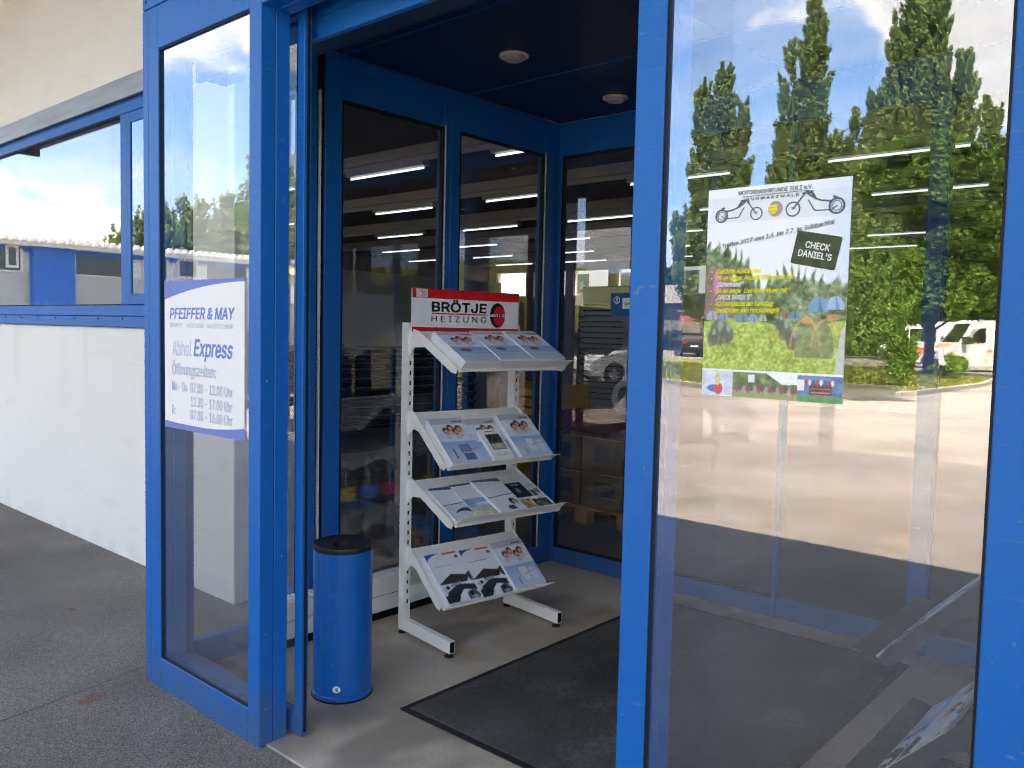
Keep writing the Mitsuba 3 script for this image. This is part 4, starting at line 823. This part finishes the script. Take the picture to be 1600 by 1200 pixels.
vehicle('parked_car', 'dark blue car parked at the left of the yard', 'car', car_p, None, 1.78, (-11.2, -6.6), math.pi * .52, 'car_blue', .95, .22, car_g, .31, (-1.3, 1.3), car_x)
suv = [(a, b * 1.14) for a, b in car_p]; suv_g = {'side': [[(x, z * 1.14) for x, z in q] for q in car_g['side']], 'ends': [(a, b * 1.14, c, d * 1.14) for a, b, c, d in car_g['ends']]}
suv_x = [(n_, a, b, c, d, e * 1.14, f_ * 1.14, m_) for n_, a, b, c, d, e, f_, m_ in car_x]
vehicle('parked_car', 'black car with red tail lights on the road beyond the lawn', 'car', suv, None, 1.85, (-27.2, -52.6), math.radians(-128), 'car_black', 1.05, .2, suv_g, .35, (-1.3, 1.3), suv_x)
van_p = [(-2.9, .35), (-2.95, 2.3), (-2.8, 2.56), (1.1, 2.6), (1.35, 2.5), (2.05, 1.42), (2.85, 1.12), (3.0, .8), (3.0, .4), (2.9, .3), (-2.9, .3)]
van_g = {'side': [[(.75, 1.38), (1.92, 1.38), (1.38, 2.15), (.75, 2.2)], [(-1.2, 1.45), (.2, 1.45), (.2, 2.15), (-1.2, 2.15)]], 'ends': [(2.03, 1.47, 1.4, 2.42)]}
van_x = [('headlight', 2.75, 2.99, .55, .9, .8, 1.02, 'head_lamp'), ('headlight', 2.75, 2.99, -.9, -.55, .8, 1.02, 'head_lamp'), ('bumper', 2.95, 3.06, -.92, .92, .36, .62, 'steel_dark'), ('grille', 2.9, 3.02, -.5, .5, .72, .98, 'steel_dark'), ('stripe', -2.9, .7, -1.008, -.99, .95, 1.12, 'orange_foil'), ('stripe', -2.9, .7, .99, 1.008, .95, 1.12, 'orange_foil'),
         ('roof_bar', .7, 1.0, -.7, .7, 2.6, 2.72, 'facade_blue'), ('mirror', 1.75, 1.95, 1.0, 1.22, 1.4, 1.75, 'steel_dark'), ('mirror', 1.75, 1.95, -1.22, -1.0, 1.4, 1.75, 'steel_dark')]
sl = math.atan2(1.42 - 1.12, 2.85 - 2.05)


def van(label, pos, hd):
    k = vehicle('service_van', label, 'van', van_p, None, 2.0, pos, hd, 'car_white', 1.35, .1, van_g, .36, (-1.75, 1.95), van_x); c, s_ = math.cos(hd), math.sin(hd)
    for i in range(5):
        y = -.82 + i * .36
        q = quad((2.1, y, 1.415), (2.78, y - .12, 1.16), (2.78, y + .1, 1.16), (2.1, y + .2, 1.415)); add(k + '__bonnet_stripe', put(q, (pos[0], pos[1], .0), (c, s_, 0), (-s_, c, 0)), 'orange_foil')
        for sd in (1, -1):
            if i < 4:
                q = quad((-2.6 + i * .62, sd * 1.003, .6), (-2.35 + i * .62, sd * 1.003, .6), (-2.15 + i * .62, sd * 1.003, .94), (-2.4 + i * .62, sd * 1.003, .94)); add(k + '__side_flash', put(q, (pos[0], pos[1], 0), (c, s_, 0), (-s_, c, 0)), 'orange_foil')


van('white van with orange bonnet stripes under the tree beyond the lawn, the nearer one', (-6.6, -46.6), math.radians(140))
van('white van with orange bonnet stripes partly hidden by the other van', (-11.2, -48.4), math.radians(140))

# ---------------------------------------------------------------- barn, red container
bn = thing('barn', 'grey roofed barn at the far side of the road', 'barn')
add(bn + '__wall', [B(-62, -35.2, -84, -74, 0, 4.7)], 'barn_wall')
gv = [(-63, -84.6, 4.7), (-34.2, -84.6, 4.7), (-34.2, -73.2, 4.7), (-63, -73.2, 4.7), (-60, -79, 6.9), (-38.5, -79, 6.9)]
add(bn + '__roof', trimesh.Trimesh(gv, [[0, 1, 5], [0, 5, 4], [2, 3, 4], [2, 4, 5], [1, 2, 5], [3, 0, 4]], process=False), 'roof_grey')
add(bn + '__plinth', B(-62.1, -35.1, -84.1, -73.9, 0, .7), 'kerb_stone')
rd = thing('red_shed', 'low shed with red upper wall in front of the barn', 'shed')
add(rd + '__wall', B(-38.4, -32, -72.9, -70.2, 2.6, 3.75), 'red_wall'); add(rd + '__roof', B(-38.6, -31.8, -73, -70., 3.75, 3.88), 'roof_grey'); add(rd + '__plinth', B(-38.45, -31.95, -72.95, -70.15, 0, 2.6), 'kerb_stone')

# ---------------------------------------------------------------- trees


def leaves(P, size, r, flat=.0):
    n_ = len(P); a = r.normal(size=(n_, 3)); a /= np.linalg.norm(a, axis=1)[:, None]; b = np.cross(a, r.normal(size=(n_, 3))); b /= np.linalg.norm(b, axis=1)[:, None]
    s_ = size * r.uniform(.6, 1.35, n_)[:, None]; c = np.cross(a, b) * .25
    v = np.stack([P - a * s_, P + b * s_ * .55 + c * s_, P + a * s_, P - b * s_ * .55 + c * s_], 1).reshape(-1, 3); i = np.arange(n_) * 4
    return v, np.vstack([np.stack([i, i + 1, i + 2], -1), np.stack([i, i + 2, i + 3], -1)])


def poplar(label, x, y, leaders, seed, n_=9000, size=.2, group='poplars across the yard', name='poplar_tree', m_='poplar_leaf', sc=1.):
    """leaders: (dx, dy, height, start height, radius)."""
    r = np.random.default_rng(seed); k = thing(name, label, name.split('_')[-1], group); P = []; H = max(l[2] for l in leaders); tot = sum((l[2] - l[3]) * l[4] for l in leaders); tr = [taper((x, y, 0), (x, y, H * .3), .32 * sc, .24 * sc), taper((x, y, H * .3), (x + leaders[0][0], y + leaders[0][1], H * .9), .24 * sc, .03 * sc)]
    for (dx, dy, h, z0, R) in leaders:
        nb_ = int(40 + (h - z0) * R * 5 / sc ** .8); m = max(20, int(n_ * (h - z0) * R / tot / nb_))
        for q in range(nb_):
            t = r.beta(1., 1.2) * .97; env = R * min(1, (t + .1) / .2) ** .6 * (1 - t ** 2.4) ** .7; an = r.uniform(0, 6.283)
            L_ = (.5 + .6 * r.random()) * env + .3 * sc; up = r.uniform(1.8, 4.2); out = arr((math.cos(an), math.sin(an), up)); f0 = min(1, t * 2.2 + .25)
            st = arr((x + dx * f0, y + dy * f0, z0 + (h - z0) * t)) + out * [env * .3, env * .3, 0]
            w_ = r.beta(1.6, 1.2, m); rad = (.14 * sc + .19 * L_) * (1.08 - w_) ** .7; g_ = r.normal(size=(m, 3)); g_ /= np.linalg.norm(g_, axis=1)[:, None]
            P.append(st + out * (w_ * L_)[:, None] * .62 + g_ * (rad * r.uniform(.3, 1, m) ** .5)[:, None] * [1, 1, 1.5])
        if dx or dy: tr.append(taper((x, y, max(.5, z0 * .5)), (x + dx * .8, y + dy * .8, z0 + (h - z0) * .4), .14 * sc, .04 * sc, 6))
        for j in range(10):
            zz = z0 + (h - z0) * r.uniform(.05, .8); a = r.uniform(0, 6.28); tr.append(taper((x + dx * .6, y + dy * .6, zz), (x + dx + R * .6 * math.cos(a), y + dy + R * .6 * math.sin(a), zz + R * 1.2), .05 * sc, .012 * sc, 5))
    v, f = leaves(np.vstack(P), size, r); add(k + '__crown', (v, f), m_); add(k + '__trunk', tr, 'bark')


def broad(label, x, y, H, R, zlow, seed, n_=14000, size=.26, group=None, name='broadleaf_tree', m_='broad_leaf', nc=26):
    r = np.random.default_rng(seed); k = thing(name, label, 'tree' if 'bush' not in name else 'bush', group); P = []; tr = [taper((x, y, 0), (x, y, H * .45), .2 * H / 9, .13 * H / 9)]
    for c in range(nc):
        z = zlow + (H - zlow) * r.uniform(0.05, .93); q = (z - zlow) / (H - zlow); rad = R * math.sqrt(max(.05, 1 - (q * 1.6 - .6) ** 2 if q > .375 else .35 + 1.7 * q)); a = r.uniform(0, 6.28); d = rad * math.sqrt(r.uniform(.1, 1)) * .8
        cen = arr((x + d * math.cos(a), y + d * math.sin(a), z)); s_ = R * r.uniform(.26, .42)
        g_ = r.normal(size=(n_ // nc, 3)); g_ /= np.linalg.norm(g_, axis=1)[:, None]; g_ *= (r.uniform(.25, 1, len(g_)) ** .4)[:, None] * s_; g_[:, 2] *= .62; g_[:, 2] -= .12 * np.hypot(g_[:, 0], g_[:, 1]); P.append(cen + g_)
        tr.append(taper((x, y, min(z * .6, H * .4)), tuple(cen), .06 * H / 9, .015, 5))
    P = np.vstack(P); P = P[P[:, 2] > .12]; keep = meshkit.fbm(P * .9 + seed, 2, seed) > .36
    v, f = leaves(P[keep], size, r); add(k + '__crown', (v, f), m_); add(k + '__trunk', tr, 'bark')


poplar('shortest poplar of the three across the yard, the leftmost in the glass', -26.4, -54.8, [(0, 0, 20.6, 8., 1.3), (-1.3, .6, 20., 7, 1.0), (1.2, -.4, 18.5, 7, 1.0), (-1.9, 1., 10.5, 2.0, 1.6), (1.7, -.8, 11., 2, 1.6), (0, 0, 9, 1.5, 2.0)], 3, 70000, .15)
poplar('tall slim poplar between the short one and the broad crowned one', -20.9, -57.3, [(0, 0, 25.6, 9., 1.35), (-1.4, .6, 22.5, 7, 1.0), (1.6, -.6, 15.6, 6, 1.1), (-1.5, .7, 14, 2., 2.), (2.1, -.9, 13.5, 2, 1.7), (.4, 0, 10, 1.5, 2.2), (2.9, -1.2, 17.5, 9, .8)], 5, 95000, .15)
poplar('tallest and broadest poplar, behind the dark broadleaf tree', -13.4, -55.6, [(0, 0, 27, 9., 1.5), (-2., .6, 17.5, 5, 1.3), (2.5, -.5, 19.5, 6, 1.2), (1.1, .2, 23.5, 8, 1.2), (-1.3, .4, 22., 8, .9), (-1.6, .6, 13, 2, 2.4), (2.2, -.6, 12, 2, 2.5)], 9, 120000, .15)
poplar('slim poplar at the right of the broad crowned one', -13.0, -73.2, [(0, 0, 20.5, 6., 1.3), (1.0, .3, 17.5, 5, 1.1), (-1, -.3, 15, 3, 1.3)], 12, 22000)
broad('dark green broadleaf tree on the lawn, its crown over the vans', -6.9, -37.0, 10.4, 3.5, 2.4, 21, 60000, .13, nc=60)
broad('dark green broadleaf tree beside the vans, farther right', -1.2, -41, 9.2, 3.2, 2.0, 23, 30000, .14, nc=40)
poplar('bright green willow bush at the corner of the kerb', -3.9, -20.2, [(0, 0, 3.15, .0, .85), (-.45, .15, 2.5, 0, .75), (.5, -.15, 2.3, 0, .75), (-.75, .2, 1.3, -.1, .6), (.8, -.2, 1.3, -.1, .6), (.2, .6, 1.9, 0, .7)], 31, 60000, .055, None, 'willow_bush', 'willow_leaf', .3)
broad('low flowering bush at the lawn edge before the vans', -5.2, -33.5, 1.0, .8, .1, 32, 2500, .07, name='small_bush', m_='willow_leaf', nc=14)
for i, (x, y, h) in enumerate(((-55.6, -27.4, 8.9), (-54.6, -29., 10.), (-53.2, -30.9, 10.4), (-52.2, -32.8, 9.9), (-51, -34.6, 9.), (-57, -24, 8.2))):
    poplar(f'round topped tree behind the factory hall, {("second", "third", "fourth", "fifth", "last", "first")[i]} of its row', x, y, [(0, 0, h, 2.5, 1.5), (.5, .8, h * .85, 2, 1.2), (-.6, -.8, h * .8, 2, 1.2)], 40 + i, 8000, .18, 'trees behind the factory hall', 'garden_tree')
for i, (x, y, h) in enumerate(((-37.7, -24.2, 10.6), (-38.2, -26.3, 9.6), (-36.6, -25.6, 8.2))):
    poplar(f'slender tree at the end of the factory hall, {("tallest", "middle", "shortest")[i]} of the three', x, y, [(0, 0, h, 2, 1.3), (.4, .5, h * .8, 2, 1.1)], 60 + i, 8000, .17, 'trees at the end of the factory hall', 'slender_tree')
# hedge row beyond the lawn, forest on the hill
r = np.random.default_rng(77)
hx = r.uniform(-75, 8, 26000); hy = -69 - .28 * (hx + 20) * 0 + r.normal(0, .5, len(hx)) - np.clip(-hx - 30, 0, 60) * .02; hz = r.uniform(0, 1, len(hx)) ** .8 * (1.5 + .6 * meshkit.noise(np.c_[hx * .6, hx * 0, hx * 0], 3))
v, f = leaves(np.c_[hx, hy, hz], .2, r); add('hedge_greenery', (v, f), 'forest_leaf'); tag('hedge_greenery', 'long low hedge greenery along the far road', 'hedge', None, 'stuff')
hills = []
gx, gy = np.meshgrid(np.linspace(-420, 320, 75), np.linspace(-420, -95, 34)); dd = np.clip((-95 - gy) / 120, 0, 1); gz = -.03 + dd ** 1.3 * (8 + 26 * meshkit.fbm(np.stack([gx * .009, gy * .009, gx * 0], -1), 3, 4))
i, j = np.meshgrid(np.arange(74), np.arange(33)); a = (j * 75 + i).ravel(); add('hills', (np.c_[gx.ravel(), gy.ravel(), gz.ravel()], np.vstack([np.stack([a, a + 76, a + 1], -1), np.stack([a, a + 75, a + 76], -1)])), 'meadow', True); tag('hills', 'low green hills beyond the road', None, None, 'structure')
cx = r.uniform(-170, 60, 420); cy = r.uniform(-190, -96, 420); ch_ = r.uniform(5.5, 11, 420); P = []
dd = np.clip((-95 - cy) / 120, 0, 1); cz = dd ** 1.3 * (8 + 26 * meshkit.fbm(np.stack([cx * .009, cy * .009, cx * 0], -1), 3, 4))
for q in range(420):
    nn_ = 150; t = r.uniform(0, 1, nn_); ra = ch_[q] * .34 * (1 - t ** 1.4) * np.sqrt(r.uniform(.2, 1, nn_)) + .2; an = r.uniform(0, 6.28, nn_); P.append(np.c_[cx[q] + ra * np.cos(an), cy[q] + ra * np.sin(an), cz[q] + .6 + ch_[q] * t])
v, f = leaves(np.vstack(P), .75, r); add('forest', (v, f), 'forest_leaf'); tag('forest', 'mixed forest covering the hill behind the road', 'forest', None, 'stuff')
# a dry leaf and a few grit stones on the asphalt by the porch
for i, (x, y, a) in enumerate(((-1.15, .13, .4), (.56, .42, 1.2))):
    k = add('dry_leaf', put(ext(affinity.scale(Point(0, 0).buffer(.02, 6), 1.3, .45), .002), (x, y, .004 + (.006 if i else 0)), (math.cos(a), math.sin(a), 0), (-math.sin(a), math.cos(a), 0)), 'carton'); tag(k, ('small dry leaf on the asphalt below the white wall', 'small dry leaf on the floor before the bin')[i], 'leaf')
pts = []
for i in range(420):
    x, y = r.uniform(-2.5, 1.2), r.uniform(-1.0, .7)
    if (x > -.02 and y > -.03): y = -.02 - abs(r.normal(0, .05))
    m = trimesh.creation.icosahedron(); m.apply_scale(r.uniform(.0015, .0045)); m.apply_translation((x, y, .001)); pts.append(m)
add('grit', join(pts), 'kerb_stone'); tag('grit', 'loose grit scattered on the asphalt', 'grit', None, 'stuff')
